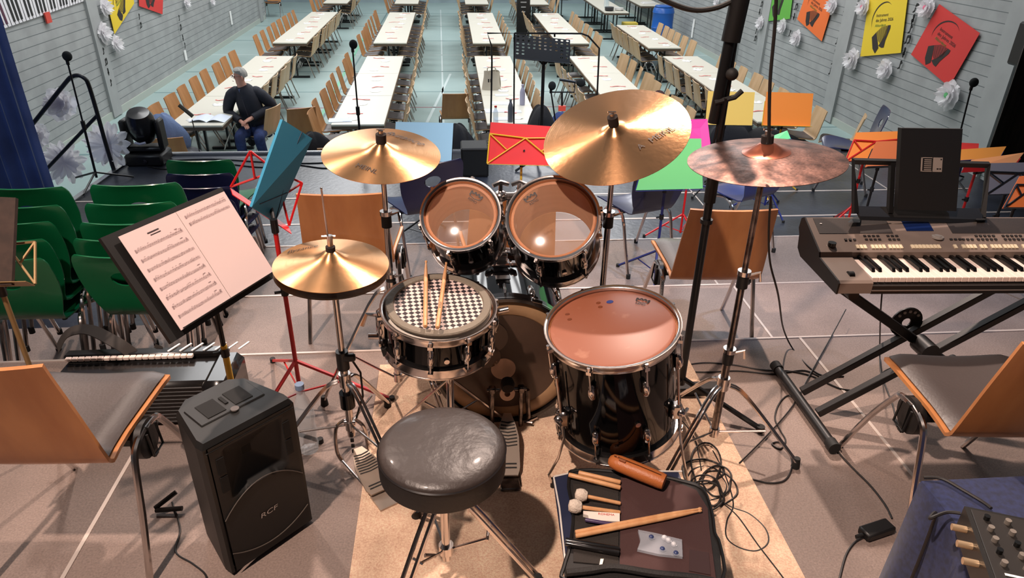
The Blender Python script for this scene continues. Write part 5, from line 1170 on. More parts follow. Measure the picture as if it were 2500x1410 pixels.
# conductor stand with perforated desk
YC=6.8
Q=yp([(1258,84),(1392,97),(1391,155),(1256,142)],YC+.05); Q[2]=PY(1391,155,YC); Q[3]=PY(1256,142,YC)
t=thing('conductor_stand','black music stand with a round-holed desk at the stage front','music stand',(PY(1322,300,YC).x,YC+.05,ZS))
g=G(); NX,NY=10,7
for i in range(NX):
    for j in range(NY):
        u0,u1,v0,v1=i/NX,(i+1)/NX,j/NY,(j+1)/NY; uc,vc=(u0+u1)/2,(v0+v1)/2
        hole=(j<4 or (i<2 or i>=8)) and j<6
        if not hole: g.add([onquad(Q,u0,v0),onquad(Q,u1,v0),onquad(Q,u1,v1),onquad(Q,u0,v1)],[(0,1,2,3)]); continue
        out=[(u0,v0),(uc,v0),(u1,v0),(u1,vc),(u1,v1),(uc,v1),(u0,v1),(u0,vc)]; inn=[]
        for k in range(8):
            a=R_(-135+45*k); inn.append((uc+.26/NX*math.cos(a),vc+.24/NY*math.sin(a)))
        g.add([onquad(Q,*p) for p in out]+[onquad(Q,*p) for p in inn],[(k,(k+1)%8,8+(k+1)%8,8+k) for k in range(8)])
g.build('desk',blackm,t,world=True,smooth=False)
g=G(); g.poly([Q[3],Q[2],Q[2]+V((0,-.06,.005)),Q[3]+V((0,-.06,.005))],(0,0,.004)); g.build('ledge',blackm,t,world=True,smooth=False)
g=G(); bx_=PY(1322,300,YC+.05); tpz=PY(1322,140,YC+.05).z; g.cyl((bx_.x,YC+.05,ZS+.05),(bx_.x,YC+.05,tpz),.016,n=12); g.tube([(bx_.x-.07,YC+.03,tpz),(bx_.x,YC+.05,tpz-.07),(bx_.x+.07,YC+.03,tpz)],.012,8); g.build('pole',blackm,t,world=True)
for k in range(3):
    a=R_(90+120*k); g=G(); g.cyl((bx_.x,YC+.05,ZS+.12),(bx_.x+.3*math.cos(a),YC+.05+.3*math.sin(a),ZS+.01),.012,n=8); g.build('leg',blackm,t,world=True)
# wire frame
YW=7.15
t=thing('wire_frame','tall thin black wire frame around the perforated music stand','frame',(PY(1300,380,YW).x,YW,ZS))
for l in ([(1197,372),(1201,150),(1200,112),(1190,81),(1256,81),(1254,372)],[(1256,81),(1420,82),(1436,88),(1463,118),(1458,230),(1454,372)],[(1354,82),(1354,90)]):
    g=G(); g.tube(yp(l,YW),.009,6); g.build('wire_hoop',blackm,t,world=True)
# boom pole with hanging overhead microphone cable (right of the ride)
bp=PZ(1655,985,0); bt=V((bp.x,bp.y,1.93))
t=thing('boom_stand','tall black microphone boom stand between the ride and the dark cymbal','microphone stand',(bp.x,bp.y,0))
g=G(); g.cyl((bp.x,bp.y,.10),(bp.x,bp.y,.95),.0145,n=14); g.build('pole',blackm,t,world=True)
g=G(); g.cyl((bp.x,bp.y,.88),(bp.x,bp.y,1.02),.021,n=14); g.cyl((bp.x,bp.y,.80),(bp.x,bp.y,.815),.022,n=14); g.build('clutch',blackp,t,world=True)
g=G(); g.cyl((bp.x,bp.y,1.0),(bp.x,bp.y,1.70),.011,n=14); g.build('upper_pole',blackm,t,world=True)
P1=PY(1790,60,bp.y); 
g=G(); g.cyl(PY(1742,300,bp.y-.01),P1,.019,n=12); g.build('boom_sleeve',blackm,t,world=True)
g=G(); q=PY(1770,235,bp.y-.02); g.tube([q+V((-.03,0,-.02)),q+V((.03,-.01,0)),q+V((.05,-.01,.02))],.009,8); g.ball(PY(1787,181,bp.y-.03),.020,10); g.build('boom_knob',rubber,t,world=True)
g=G(); g.cyl(P1+V((0,0,-.05)),P1+V((.02,0,.22)),.030,n=14); g.build('joint_head',blackp,t,world=True)
g=G(); g.tube([PY(1752,340,bp.y-.03),PY(1772,240,bp.y-.03)],.006,6); g.tube([PY(1725,430,bp.y-.02),PY(1757,280,bp.y-.02)],.004,6); g.build('counter_rod',blackm,t,world=True)
for k,a in enumerate((-35,95,215)):
    a=R_(a); f_=V((bp.x+.33*math.cos(a),bp.y+.33*math.sin(a),.012)); g=G(); g.cyl((bp.x,bp.y,.13),f_,.011,n=8); g.build('leg',blackm,t,world=True)
    g=G(); g.cyl(f_-V((0,0,.012)),f_+V((0,0,.012)),.016,n=10); g.build('rubber_foot',rubber,t,world=True)
g=G(); g.tube(smooth_path([PY(1540,-45,bp.y),PY(1625,2,bp.y),PY(1690,24,bp.y),PY(1745,20,bp.y),PY(1790,2,bp.y)],5),.008,8); tag(g.build('boom_cable',rubber),'thick black cable looping in from the top to the boom stand','cable')
cab=M('cable_rubber',(30,26,25),.55)
def cable(label,pts,r=.0032,name='cable',k=6,group=None):
    g=G(); g.tube(smooth_path(pts,k),r,6); o=g.build(name,cab); return tag(o,label,'cable',group)
yk=1.86
cable('long thin cable hanging from above past the dark cymbal to the floor',[PY(1896,-40,yk),PY(1892,60,yk),PY(1880,200,yk),PY(1877,330,yk-.0),PY(1873,352,yk+.0)]+[],.0045)
cable('thin cable running down from the dark cymbal stand to the floor',[PY(1882,480,2.02),PY(1877,560,2.06),PY(1880,640,2.1),PY(1900,720,2.15),PZ(1912,800,.15),PZ(1935,850,.004),PZ(1975,895,.004),PZ(2012,917,.004),PZ(2060,918,.004)],.0035)
# ================================================================ CABLES ON THE FLOOR
def F(l,z=.004): return [PZ(a,b,z) for a,b in l]
cable('cable running from the mic pole across the floor to the keyboard stand foot',F([(1660,893),(1720,885),(1790,890),(1860,902),(1925,905),(1975,915),(2010,930),(2060,950),(2110,946),(2160,905),(2190,895)]))
cable('second cable lying just below it towards the keyboard stand',F([(1665,905),(1720,908),(1800,905),(1880,912),(1920,908),(1965,904),(2000,918)]))
cable('looped cable winding between the keyboard stand and the cymbal stand foot',F([(1955,985),(1925,965),(1902,985),(1892,1020),(1905,1050),(1918,1075),(1905,1095),(1885,1083),(1905,1080),(1930,1110),(1932,1145),(1915,1172),(1880,1178),(1840,1170),(1800,1155),(1760,1140)]),.0033)
cable('straight cable running up from the cable coil under the keyboard',F([(1805,1130),(1870,1065),(1935,990),(1985,900),(2030,820),(2065,755)],.01),.003)
cable('cable from the keyboard stand foot to the black power adapter',F([(2028,1065),(2045,1100),(2080,1140),(2125,1185),(2160,1230),(2178,1265)]),.0035)
cable('cable leaving the power adapter towards the lower edge',F([(2110,1310),(2085,1325),(2065,1355),(2050,1410),(2045,1440)]),.0035)
cable('thin cable hanging behind the keyboard down to the floor',[PY(2155,700,2.3),PY(2150,760,2.32),PZ(2148,850,.05),PZ(2150,905,.004),PZ(2165,950,.004),PZ(2180,990,.004),PZ(2190,1040,.004)],.003)
cable('wavy cable lying behind the right wooden chair',F([(2190,895),(2215,886),(2245,895),(2290,892),(2340,885),(2400,890),(2470,898)]),.0035)
rg=random.Random(21)
for i in range(7):
    cx_,cy_=1735+rg.uniform(-22,22),1150+rg.uniform(-35,60); rx_,ry_=rg.uniform(34,62),rg.uniform(28,58); ph=rg.uniform(0,6); pts=[]
    for k in range(13): a=ph+k*2*math.pi/11; pts.append(PZ(cx_+rx_*math.cos(a)*(1+.12*math.sin(3*a+i)),cy_+ry_*math.sin(a),.005+.003*i+.004*math.sin(a*2+i)**2))
    cable('loop of the tangled black cable coil beside the stick bag',pts,.0034,'cable_loop',group='tangled cable coil')
cable('long loose end of the coil making a teardrop loop',F([(1740,1100),(1770,1160),(1790,1230),(1775,1270),(1773,1310),(1800,1335),(1845,1345),(1875,1325),(1868,1290),(1830,1255),(1790,1240),(1760,1225),(1800,1260),(1850,1330),(1900,1395),(1925,1430)],.006),.0036)
cable('cable crossing from the boom stand base to the coil',F([(1640,1000),(1690,1060),(1705,1110),(1712,1150)],.006),.0034)
t=thing('power_adapter','black power adapter brick on the floor left of the blue table','adapter',PZ(2140,1290,0)); 
a=PZ(2100,1285,.03); b=PZ(2170,1262,.03); d=(b-a).normalized(); q=V((-d.y,d.x,0))
g=G(); rot=Matrix.Rotation(math.atan2(d.y,d.x),3,'Z'); g.box((a+b)/2+V((0,-.02,-.014)),(.115,.05,.03),rot,bev=.006); g.build('body',blackp,t,world=True)
g=G(); g.cyl((a+b)/2-d*.06+V((0,-.02,-.014)),(a+b)/2-d*.085+V((0,-.02,-.014)),.006,n=8); g.build('strain_relief',rubber,t,world=True)
# multi-socket behind floor tom
c=PZ(1700,950,.02); prim('stage_box',G().box((0,0,.02),(.20,.06,.045),bev=.005),blackp,'black multi-socket box behind the floor tom','socket box',(c.x,c.y,0),R_(-3))
# cables near the left loudspeaker
cable('thin pale cable trailing down beside the loudspeaker',F([(420,1225),(440,1290),(428,1345),(470,1375),(500,1400),(510,1430)]),.003)
# folded tripod feet left of the speaker
t=thing('speaker_tripod','black folded tripod feet poking out left of the loudspeaker','stand',PZ(400,1240,0)); g=G(); g.tube([PZ(378,1240,.02),PZ(430,1200,.05)],.008,8); g.build('leg',blackm,t,world=True); g=G(); g.tube([PZ(380,1245,.015),PZ(445,1240,.02)],.008,8); g.build('leg',blackm,t,world=True)
# ================================================================ STICK BAG
Z0=.165
def bq(px,z): return [PZ(a,b,z) for a,b in px]
g=G(); g.poly(bq([(1350,1162),(1404,1150),(1655,1148),(1672,1190),(1700,1390),(1384,1412)],Z0-.008),(0,0,-.012)); t=thing('tray_table','low dark navy tray table with pale edge under the stick bag','table',PZ(1530,1280,0)); g.build('tray',M('navy_board',(34,40,66),.5),t,world=True,smooth=False)
for a_,b_ in ((1372,1180),(1650,1165),(1690,1375),(1400,1395)):
    q=PZ(a_,b_,Z0-.02); g=G(); g.cyl(q,(q.x,q.y,0.0),.008,n=10); g.build('leg',chrome,t,world=True)
g=G(); g.tube(bq([(1352,1164),(1366,1240),(1376,1330),(1384,1405)],Z0-.006),.003,6); g.tube(bq([(1352,1163),(1404,1151),(1500,1149),(1665,1150)],Z0-.006),.003,6); g.build('edge_trim',M('white_trim',(222,214,206),.4),t,world=True)
t=thing('stick_bag','open black drumstick bag with brown inner flap, lower centre','bag',PZ(1560,1290,0))
bagm=M('bag_black',(30,27,26),.7,bump=.2,bs=200); brownf=M('bag_brown',(70,44,42),.85,bump=.15,bs=260)
out=[(1392,1150),(1440,1146),(1516,1152),(1600,1160),(1660,1172),(1715,1192),(1738,1250),(1745,1300),(1758,1330),(1762,1420),(1640,1440),(1500,1440),(1380,1415),(1376,1385),(1392,1330),(1400,1250),(1388,1190)]
g=G(); g.poly(bq(out,Z0),(0,0,-.007)); g.build('shell',bagm,t,world=True,smooth=False)
g=G(); g.tube(smooth_path(bq(out+[out[0]],Z0+.003),3),.0055,6); g.build('zip_edge',M('zip_black',(20,19,19),.5),t,world=True)
fl_=[(1516,1165),(1640,1172),(1700,1195),(1728,1240),(1732,1290),(1748,1412),(1600,1398),(1513,1385)]
g=G(); g.poly(bq(fl_,Z0+.006),(0,0,-.005)); g.build('inner_flap',brownf,t,world=True,smooth=False)
g=G(); g.poly(bq([(1684,1340),(1730,1348),(1735,1402),(1682,1392)],Z0+.009),(0,0,-.003)); g.build('label_pocket',M('pocket',(60,38,38),.8),t,world=True,smooth=False)
g=G(); g.tube(smooth_path(bq([(1382,1398),(1440,1392),(1500,1385),(1600,1400),(1700,1410),(1762,1425)],Z0+.014),4),.011,8); g.build('rolled_edge',bagm,t,world=True)
g=G(); g.poly(bq([(1400,1180),(1510,1190),(1510,1380),(1400,1370)],Z0+.0035),(0,0,-.003)); g.build('stick_pocket',M('pocket_mesh',(44,38,34),.9,bump=.4,bs=300),t,world=True,smooth=False)
za=Z0+.015
pass
for o_,lab in ((0,'lower of two drumstick butts in the bag pocket'),):
    pass
def rod(name,a,b,r,label,mat,cat,head=None,hm=None,group=None):
    a=V(a);b=V(b); t=thing(name,label,cat,mat=frame(a,(b-a).normalized(),(0,0,1)),group=group); L=(b-a).length
    g=G(); g.lathe([(.0003,0),(r*.9,.001),(r,.005),(r,L-.003),(r*.8,L),(.0003,L)],n=14); g.build('shaft',mat,t)
    if head: g=G(); g.lathe([(.0003,-head),(head*.75,-head*.85),(head,-head*.3),(head*1.02,head*.3),(head*.7,head*.9),(.003,head)],Matrix.Translation((0,0,0)),20); g.build('felt_head',hm,t)
    return t
rod('drumstick',PZ(1412,1153,za),PZ(1515,1177,za),.0078,'upper of two drumstick butts in the bag pocket',stickm,'drumstick'); rod('drumstick',PZ(1388,1158,za+.002),PZ(1515,1190,za+.002),.0078,'lower of two drumstick butts in the bag pocket',stickm,'drumstick')
feltw=M('felt_white',(222,206,190),.95,bump=.6,bs=120)
rod('timpani_mallet',PZ(1419,1208,za+.012),PZ(1515,1228,za),.006,'upper white-felt mallet in the stick bag',stickm,'mallet',.020,feltw)
rod('timpani_mallet',PZ(1404,1235,za+.012),PZ(1514,1250,za),.006,'lower white-felt mallet in the stick bag',stickm,'mallet',.021,feltw)
g=G(); g.poly(bq([(1424,1246),(1513,1252),(1513,1272),(1438,1268),(1436,1257),(1424,1254)],Z0+.018),(0,0,-.012)); tag(g.build('white_carton',M('carton_white',(240,228,216),.6),smooth=False),'small white carton with red print in the stick bag pocket','carton')
g=G(); vs,fs=text_mesh('ROHEMA',.012); a=PZ(1460,1252,Z0+.0185); b=PZ(1510,1256,Z0+.0185); d=(b-a).normalized(); q=V((-d.y,d.x,0))
g.add([a+d*v.x+q*(v.y-.006)+V((0,0,.0005)) for v in vs],fs); tag(g.build('carton_print',M('print_red',(196,60,50),.6),smooth=False),'red print on the small white carton','print')
rod('marker_pen',PZ(1428,1268,za),PZ(1512,1282,za),.006,'dark purple pen in the stick bag pocket',M('purple',(72,56,92),.4),'pen')
stick(PZ(1405,1308,Z0+.016),PZ(1726,1243,Z0+.016),'lower long drumstick lying across the stick bag')
stick(PZ(1404,1299,Z0+.017),PZ(1724,1238,Z0+.017),'upper long drumstick lying across the stick bag')
for k,(y0_,y1_) in enumerate(((1318,1340),(1325,1350))):
    rod('drum_brush',PZ(1380,y0_,Z0+.013),PZ(1512,y1_,Z0+.013),.0085,'%s black drum brush in the lower bag pocket'%('upper','lower')[k],M('brush_black',(26,24,24),.25,coat=.5),'drum brush')
g=G(); g.poly(bq([(1466,1363),(1474,1363),(1469,1384),(1462,1384)],Z0+.012),(0,0,-.008)); tag(g.build('white_stick_end',M('carton_white'),smooth=False),'small white stub between the lower bag pockets','stub')
# plastic bag with earplugs
t=thing('zip_bag','small clear zip bag of blue ear plugs on the brown flap','plastic bag',PZ(1612,1325,Z0))
zq=[(1558,1292),(1600,1300),(1665,1316),(1667,1358),(1610,1352),(1556,1340),(1564,1318)]
g=G(); g.poly(bq(zq,Z0+.016),(0,0,-.009)); g.build('film',M('zip_film',(200,205,215),.08,alpha=.35),t,world=True,smooth=False)
for k,(a,b) in enumerate(((1590,1311),(1622,1312),(1617,1340),(1645,1328),(1650,1350),(1632,1318))):
    g=G(); g.ball(PZ(a,b,Z0+.012),.0085,8); g.cyl(PZ(a,b,Z0+.012),PZ(a+8,b+3,Z0+.012),.003,n=6); g.build('ear_plug',M('plug_blue',(58,70,112),.3) if k%2==0 else M('plug_white',(220,220,225),.3),t,world=True)
# brown pencil case
a=PZ(1498,1125,Z0+.045); b=PZ(1622,1176,Z0+.035); d=(b-a).normalized(); mm=frame(a,d,(0,0,1)); t=thing('pencil_case','tan leather pencil case lying across the bag behind the sticks','pencil case',mat=mm)
lt=M('tan_leather',(188,108,56),.45,bump=.15,bs=150); L=(b-a).length
g=G(); prof=[(.0003,-.018),(.014,-.014),(.022,-.004),(.026,.02),(.027,L*.5),(.026,L-.012),(.024,L),(.0003,L+.002)]
g.lathe(prof,Matrix.Diagonal((.95,1.08,1,1)),28); g.build('body',lt,t)
g=G(); g.tube([(.0265,.004,.0),(.0275,.004,L*.5),(.0265,.004,L*.92)],.0016,5); g.build('zip',M('zip_copper',(120,70,40),.4,.5),t)
g=G(); g.box((.0285,.012,.03),(.003,.007,.022)); g.ball((.028,.004,.012),.004,6); g.build('zip_pull',M('copper',(226,150,110),.3,.6),t)
# ================================================================ ACCORDION, LEFT
A0=PZ(130,868,.05); t=thing('accordion','black accordion with straps lying beside the left wooden chair','accordion',(-1.15,2.2,0))
ax=V((-1.56,2.30,.0)); 
acc=M('accordion_black',(20,18,18),.25,coat=.3)
g=G(); g.box((-1.22,2.36,.10),(.62,.20,.19),bev=.02); g.build('bellows_body',acc,t,world=True)
for k in range(10):
    g=G(); g.box((-1.22,2.262,.02+.017*k),(.58,.008,.009),bev=.002); g.build('bellows_fold',M('bellows_edge',(22,20,20),.5),t,world=True,smooth=False)
g=G(); g.box((-1.22,2.46,.205),(.62,.05,.03),bev=.008); g.build('keyboard_frame',acc,t,world=True)
for k in range(20):
    g=G(); g.box((-1.50+.024*k,2.42,.215),(.0215,.018,.014),bev=.002); g.build('white_key',keyw,t,world=True,smooth=False)
for k in range(7):
    g=G(); rot=Matrix.Rotation(R_(-28),3,'Z'); g.box((-1.12+.045*k,2.47,.223),(.008,.06,.004),rot); g.build('register_switch',paper,t,world=True,smooth=False)
g=G(); g.box((-.90,2.34,.115),(.11,.24,.20),bev=.025); g.build('bass_box',acc,t,world=True)
for k in range(2): 
    g=G(); q=V((-.865+.0*k,2.215,.13-.0*k))+V((-.03*k,0,.0)); g.cyl(q,q-V((0,.006,0)),.008,n=12); g.build('bass_stud',chrome,t,world=True)
stm=M('strap_black',(46,40,36),.75)
g=G(); 
def strap(pts,wd,nm='strap'):
    P_=smooth_path(pts,5); g=G(); vs=[];fs=[]
    for i,p in enumerate(P_):
        d=(P_[min(i+1,len(P_)-1)]-P_[max(i-1,0)]).normalized(); s=d.cross(V((0,-.5,1))).normalized()*wd/2
        vs+=[p-s,p+s,p+s+V((0,0,-.004)),p-s+V((0,0,-.004))]
    for i in range(len(P_)-1):
        for j in range(4): fs.append((4*i+j,4*i+(j+1)%4,4*i+4+(j+1)%4,4*i+4+j))
    g.add(vs,fs); return g.build(nm,stm,t,world=True)
strap([PZ(140,850,.16),PZ(165,812,.24),PZ(215,803,.27),PZ(275,830,.27),PZ(320,860,.22),PZ(358,905,.14)],.045)
strap([PZ(388,842,.23),PZ(380,880,.17),PZ(378,912,.12)],.035)
g=G(); g.box(PZ(345,890,.17),(.04,.006,.03)); g.build('buckle',dchrome,t,world=True)
# ================================================================ BLUE CLOTH TABLE AND MIXER
c0=PZ(2250,1172,.5); t=thing('cloth_table','small table under a dark blue felt cloth, lower right corner','table',(c0.x+.4,c0.y-.35,0))
clm=M('blue_felt',(28,38,80),.95,col2=(17,24,54),ns=70,sheen=.2)
g=G(); X0,Y1=c0.x,c0.y; nx=60
per=[]
W2,D2=.85,.75
for k in range(40): per.append((X0,Y1-D2*(1-k/40)))
for k in range(40): per.append((X0+W2*k/40,Y1))
for k in range(40): per.append((X0+W2,Y1-D2*k/40))
for k in range(40): per.append((X0+W2*(1-k/40),Y1-D2))
vs=[];N=len(per); ctr=V((X0+W2/2,Y1-D2/2))
for lv,(z,e) in enumerate(((.50,-.012),(.498,0),(.485,.006),(.30,.012),(.12,.02),(.01,.03))):
    for i,(x,y) in enumerate(per):
        d=V((x,y))-ctr; d=d.normalized(); w_=e+(.012*math.sin(i*.55)+.01*math.sin(i*.23+1))*(lv-1)/3*(lv>1)
        vs.append((x+d.x*w_,y+d.y*w_,z))
fs=[(l*N+i,l*N+(i+1)%N,(l+1)*N+(i+1)%N,(l+1)*N+i) for l in range(5) for i in range(N)]+[tuple(range(N))]
g.add(vs,fs); g.build('cloth',clm,t,world=True)
for dx,dy in ((.08,.08),(W2-.08,.08),(.08,D2-.08),(W2-.08,D2-.08)):
    g=G(); g.box((X0+dx,Y1-dy,.24),(.04,.04,.48)); g.build('leg',blackm,t,world=True,smooth=False)
a=PZ(2352,1240,.57); b=PZ(2510,1272,.57); d=(b-a); d.z=0; d.normalize(); q=V((d.y,-d.x,0)); mm=Matrix(((d.x,-q.x,0,a.x),(d.y,-q.y,0,a.y),(0,0,1,.502),(0,0,0,1)))
mx_=thing('audio_mixer','small black audio mixer with faders on the blue cloth','mixer',mat=mm)
mk=M('mixer_black',(30,28,26),.4); 
g=G(); g.poly([(0,0,0),(.30,0,0),(.30,0,.075),(0,0,.075)],(0,-.32,0)); g.build('chassis',mk,mx_,smooth=False)
g=G(); g.box((.15,-.16,.077),(.28,.30,.004),bev=.001); g.build('face_plate',M('mixer_face',(38,34,31),.45),mx_,smooth=False)
for j in range(5):
    for k in range(6):
        g=G(); g.cyl((.035+.042*k,-.035-.033*j,.079),(.035+.042*k,-.035-.033*j,.090),.0065,n=12); g.build('knob',(M('knob_grey',(120,112,104),.4) if (j+k)%3 else M('knob_black')),mx_)
for k in range(6):
    g=G(); g.box((.035+.042*k,-.245,.0795),(.004,.09,.002)); g.build('fader_slot',M('throat'),mx_,smooth=False)
    g=G(); g.box((.035+.042*k,-.235-.008*(k%3),.085),(.011,.02,.012),bev=.002); g.build('fader_cap',M('fader_white',(214,206,196),.4),mx_,smooth=False)
for k in range(3):
    g=G(); g.cyl((.012,-.05-.05*k,.05),(.0-.03,-.05-.05*k,.05),.008,n=10); g.build('plug',M('plug_brass',(206,176,140),.3,.6),mx_)
for k in range(4):
    g=G(); g.box((.05+.055*k,-.195,.0805),(.04,.006,.001)); g.build('printed_line',paper,mx_,smooth=False)
cable('black cable draped over the blue cloth behind the mixer',[PZ(2255,1165,.505),PZ(2300,1168,.51),PZ(2350,1195,.51),PZ(2400,1225,.51),PZ(2420,1240,.515)],.004)
cable('black cable falling down the side of the blue cloth',[PZ(2345,1252,.535),PZ(2310,1250,.53),PZ(2270,1265,.52),V((X0-.02,Y1-.10,.48)),V((X0-.035,Y1-.12,.3)),V((X0-.05,Y1-.13,.02))],.004)
# ================================================================ STAGE FRONT GEAR
# moving head light
b=PZ(367,396,ZS); mh=thing('moving_head_light','black moving head stage light on the left stage corner','stage light',(b.x,b.y,ZS))
c=PY(352,322,b.y); g=G(); g.box((b.x,b.y,ZS+.06),(.36,.30,.12),bev=.02); g.build('base',blackp,mh,world=True)
g=G(); g.cyl((b.x+.02,b.y-.152,ZS+.06),(b.x+.02,b.y-.165,ZS+.06),.02,n=14); g.build('connector',dchrome,mh,world=True)
g=G(); 
for s in (-1,1): g.box((b.x+s*.165,b.y,ZS+.29),(.05,.16,.30),bev=.02)
g.box((b.x,b.y,ZS+.15),(.34,.16,.06),bev=.02); g.build('yoke',blackp,mh,world=True)
g=G(); g.lathe([(.0003,-.16),(.09,-.155),(.125,-.10),(.135,0),(.125,.10),(.10,.15),(.0003,.155)],frame((b.x,b.y,ZS+.37),(.1,-.35,.9)),26); g.build('head',M('head_gloss',(26,27,29),.22,coat=.3),mh,world=True)
g=G(); g.tube([(b.x-.05,b.y-.12,ZS+.235),(b.x,b.y-.13,ZS+.225),(b.x+.05,b.y-.12,ZS+.235)],.012,8); g.build('lens_rim',M('rim_light',(190,190,205),.3),mh,world=True)
def lump(name,label,cat,c,sz,mat,seed=0,th=.004,group=None):
    r_=random.Random(seed); ph=[r_.uniform(0,6) for _ in range(6)]; g=G()
    g.grid(lambda u,v:(c[0]+sz[0]*math.sin(math.pi*v)*math.cos(2*math.pi*u)*(.5+.09*math.sin(5*u*6.28+ph[0])+.07*math.sin(9*v+ph[1])),c[1]+sz[1]*math.sin(math.pi*v)*math.sin(2*math.pi*u)*(.5+.08*math.sin(4*u*6.28+ph[2])),c[2]+sz[2]*(.5-.5*math.cos(math.pi*v))*(1+.08*math.sin(u*6.28*3+ph[3])*math.sin(math.pi*v))),28,14)
    return tag(g.build(name,mat),label,cat,group)
greyf=M('grey_cloth',(84,84,88),.9,bump=.3,bs=60); dkf=M('dark_cloth',(30,30,34),.9,bump=.3,bs=60)
p=PY(392,300,8.7); lump('jacket','blue grey jacket piled beside the stage light','jacket',(p.x,8.75,HF+.40),(.45,.4,.62),M('denim',(104,122,158),.9,bump=.3,bs=60),3)
p=PY(430,345,8.6); lump('coat','dark grey coat thrown over things at the table end','coat',(p.x,8.7,HF+.2),(.6,.4,.42),greyf,5)
put_chair(p.x-.1,8.72,HF,R_(10),'wooden chair buried under coats at the leftmost table end',None,OVH)
p=PY(475,362,8.3); lump('shopping_bag','pale printed shopping bag on the hall floor by the stage','bag',(p.x,8.1,HF),(.3,.2,.34),M('bag_pale',(196,190,196),.7),6)
b=PY(490,378,7.9); t=thing('small_stand','thin metal stand with a tilted narrow desk before the seated man','stand',(b.x,7.95,HF))
g=G(); tp2=PY(469,292,7.95); g.cyl((b.x,7.95,HF),(tp2.x,7.95,tp2.z),.006,n=8); g.build('pole',dchrome,t,world=True)
for k in range(3): g=G(); a=R_(90+120*k); g.cyl((b.x,7.95,HF+.15),(b.x+.2*math.cos(a),7.95+.2*math.sin(a),HF+.01),.006,n=6); g.build('leg',dchrome,t,world=True)
g=G(); a=PY(437,256,7.95); c=PY(471,284,7.95); g.tube([a,c],.022,6); g.build('desk',M('desk_brown',(70,62,50),.6),t,world=True)
# gear between the folders
p=PZ(1152,405,ZS); 
t=thing('guitar_amplifier','black amplifier box at the stage front, left of the red folder','amplifier',(p.x,6.6,ZS)); a=PY(1125,358,6.6); b=PY(1192,358,6.6); 
g=G(); g.box(((a.x+b.x)/2,6.68,(a.z+ZS)/2),(b.x-a.x,.28,a.z-ZS),bev=.012); g.build('cabinet',blackp,t,world=True,smooth=False)
g=G(); g.box(((a.x+b.x)/2,6.535,(a.z+ZS)/2),((b.x-a.x)*.88,.006,(a.z-ZS)*.8)); g.build('grille',M('throat'),t,world=True,smooth=False)
a=PY(1085,400,5.9); b=PY(1128,432,5.9); t=thing('effects_box','small dark effects unit with a red strip behind the left tom','effects unit',((a.x+b.x)/2,5.95,ZS))
g=G(); g.box(((a.x+b.x)/2,6.0,ZS+.10),(b.x-a.x+.02,.2,.2),bev=.01); g.build('case',blackp,t,world=True,smooth=False); g=G(); g.box(((a.x+b.x)/2,5.893,ZS+.045),(b.x-a.x,.008,.012)); g.build('red_strip',M('tape_red'),t,world=True,smooth=False)
p=PY(1128,330,7.6); lump('backpack','black backpack hanging behind the light blue folder','bag',(p.x-.05,7.75,HF+.55),(.34,.3,.6),dkf,9)
p=PY(760,315,8.3); lump('backpack','black backpack beside the teal folder','bag',(p.x,8.35,HF+.40),(.4,.3,.5),dkf,10)
p=PY(790,330,7.9); put_chair(p.x-.02,8.3,HF,R_(20),'wooden chair holding a backpack near the stage, left',None,OVH)
p=PY(1325,255,8.6); lump('hanging_clothes','dark clothes hanging on a chair behind the perforated stand','clothes',(p.x,8.75,HF+.35),(.34,.4,.75),dkf,12)
p=PY(1372,285,8.9); lump('hanging_clothes','blue jacket hanging over a chair by the middle tables','clothes',(p.x,9.0,HF+.35),(.30,.3,.6),M('navy_cloth',(48,66,120),.9,bump=.3,bs=60),13)
p=PY(1790,330,7.5); lump('backpack','large black bag on the floor under the amber folder','bag',(p.x,7.75,HF+.55),(.75,.4,.6),dkf,15)
p=PY(1890,315,7.5); lump('dark_coat','black coat heaped under the orange folder','coat',(p.x,7.8,HF+.6),(.8,.4,.45),M('coat_black',(22,21,22),.9,bump=.3,bs=60),16)
lab=['along the stage front','beside the moving head light','winding towards the teal folder']
for i,l in enumerate(([(400,392),(520,388),(640,395),(760,398),(850,392)],[(300,388),(345,402),(400,412),(460,408),(520,402)],[(560,400),(640,408),(720,402),(790,410),(850,405)])):
    cable('black cable on the lower deck '+lab[i],[PZ(a,b,ZS+.006) for a,b in l],.006)
# ================================================================ PEOPLE
def skin(nodes,edges,levels=2):
    me=bpy.data.meshes.new('s'); me.from_pydata([tuple(n[0]) for n in nodes],edges,[])
    o=bpy.data.objects.new('s',me); sc.collection.objects.link(o)
    md=o.modifiers.new('s','SKIN'); md.use_smooth_shade=True
    if not me.skin_vertices: 
        pass
    sv=me.skin_vertices[0].data
    for i,n in enumerate(nodes):
        r=n[1]; r=(r,r) if not isinstance(r,tuple) else r; sv[i].radius=r; sv[i].use_root=(i==0)
    ss=o.modifiers.new('ss','SUBSURF'); ss.levels=levels; ss.render_levels=levels
    dg=bpy.context.evaluated_depsgraph_get(); dg.update(); r=bpy.data.meshes.new_from_object(o.evaluated_get(dg))
    vs=[v.co.copy() for v in r.vertices]; fs=[tuple(p.vertices) for p in r.polygons]
    bpy.data.objects.remove(o); bpy.data.meshes.remove(r); return vs,fs
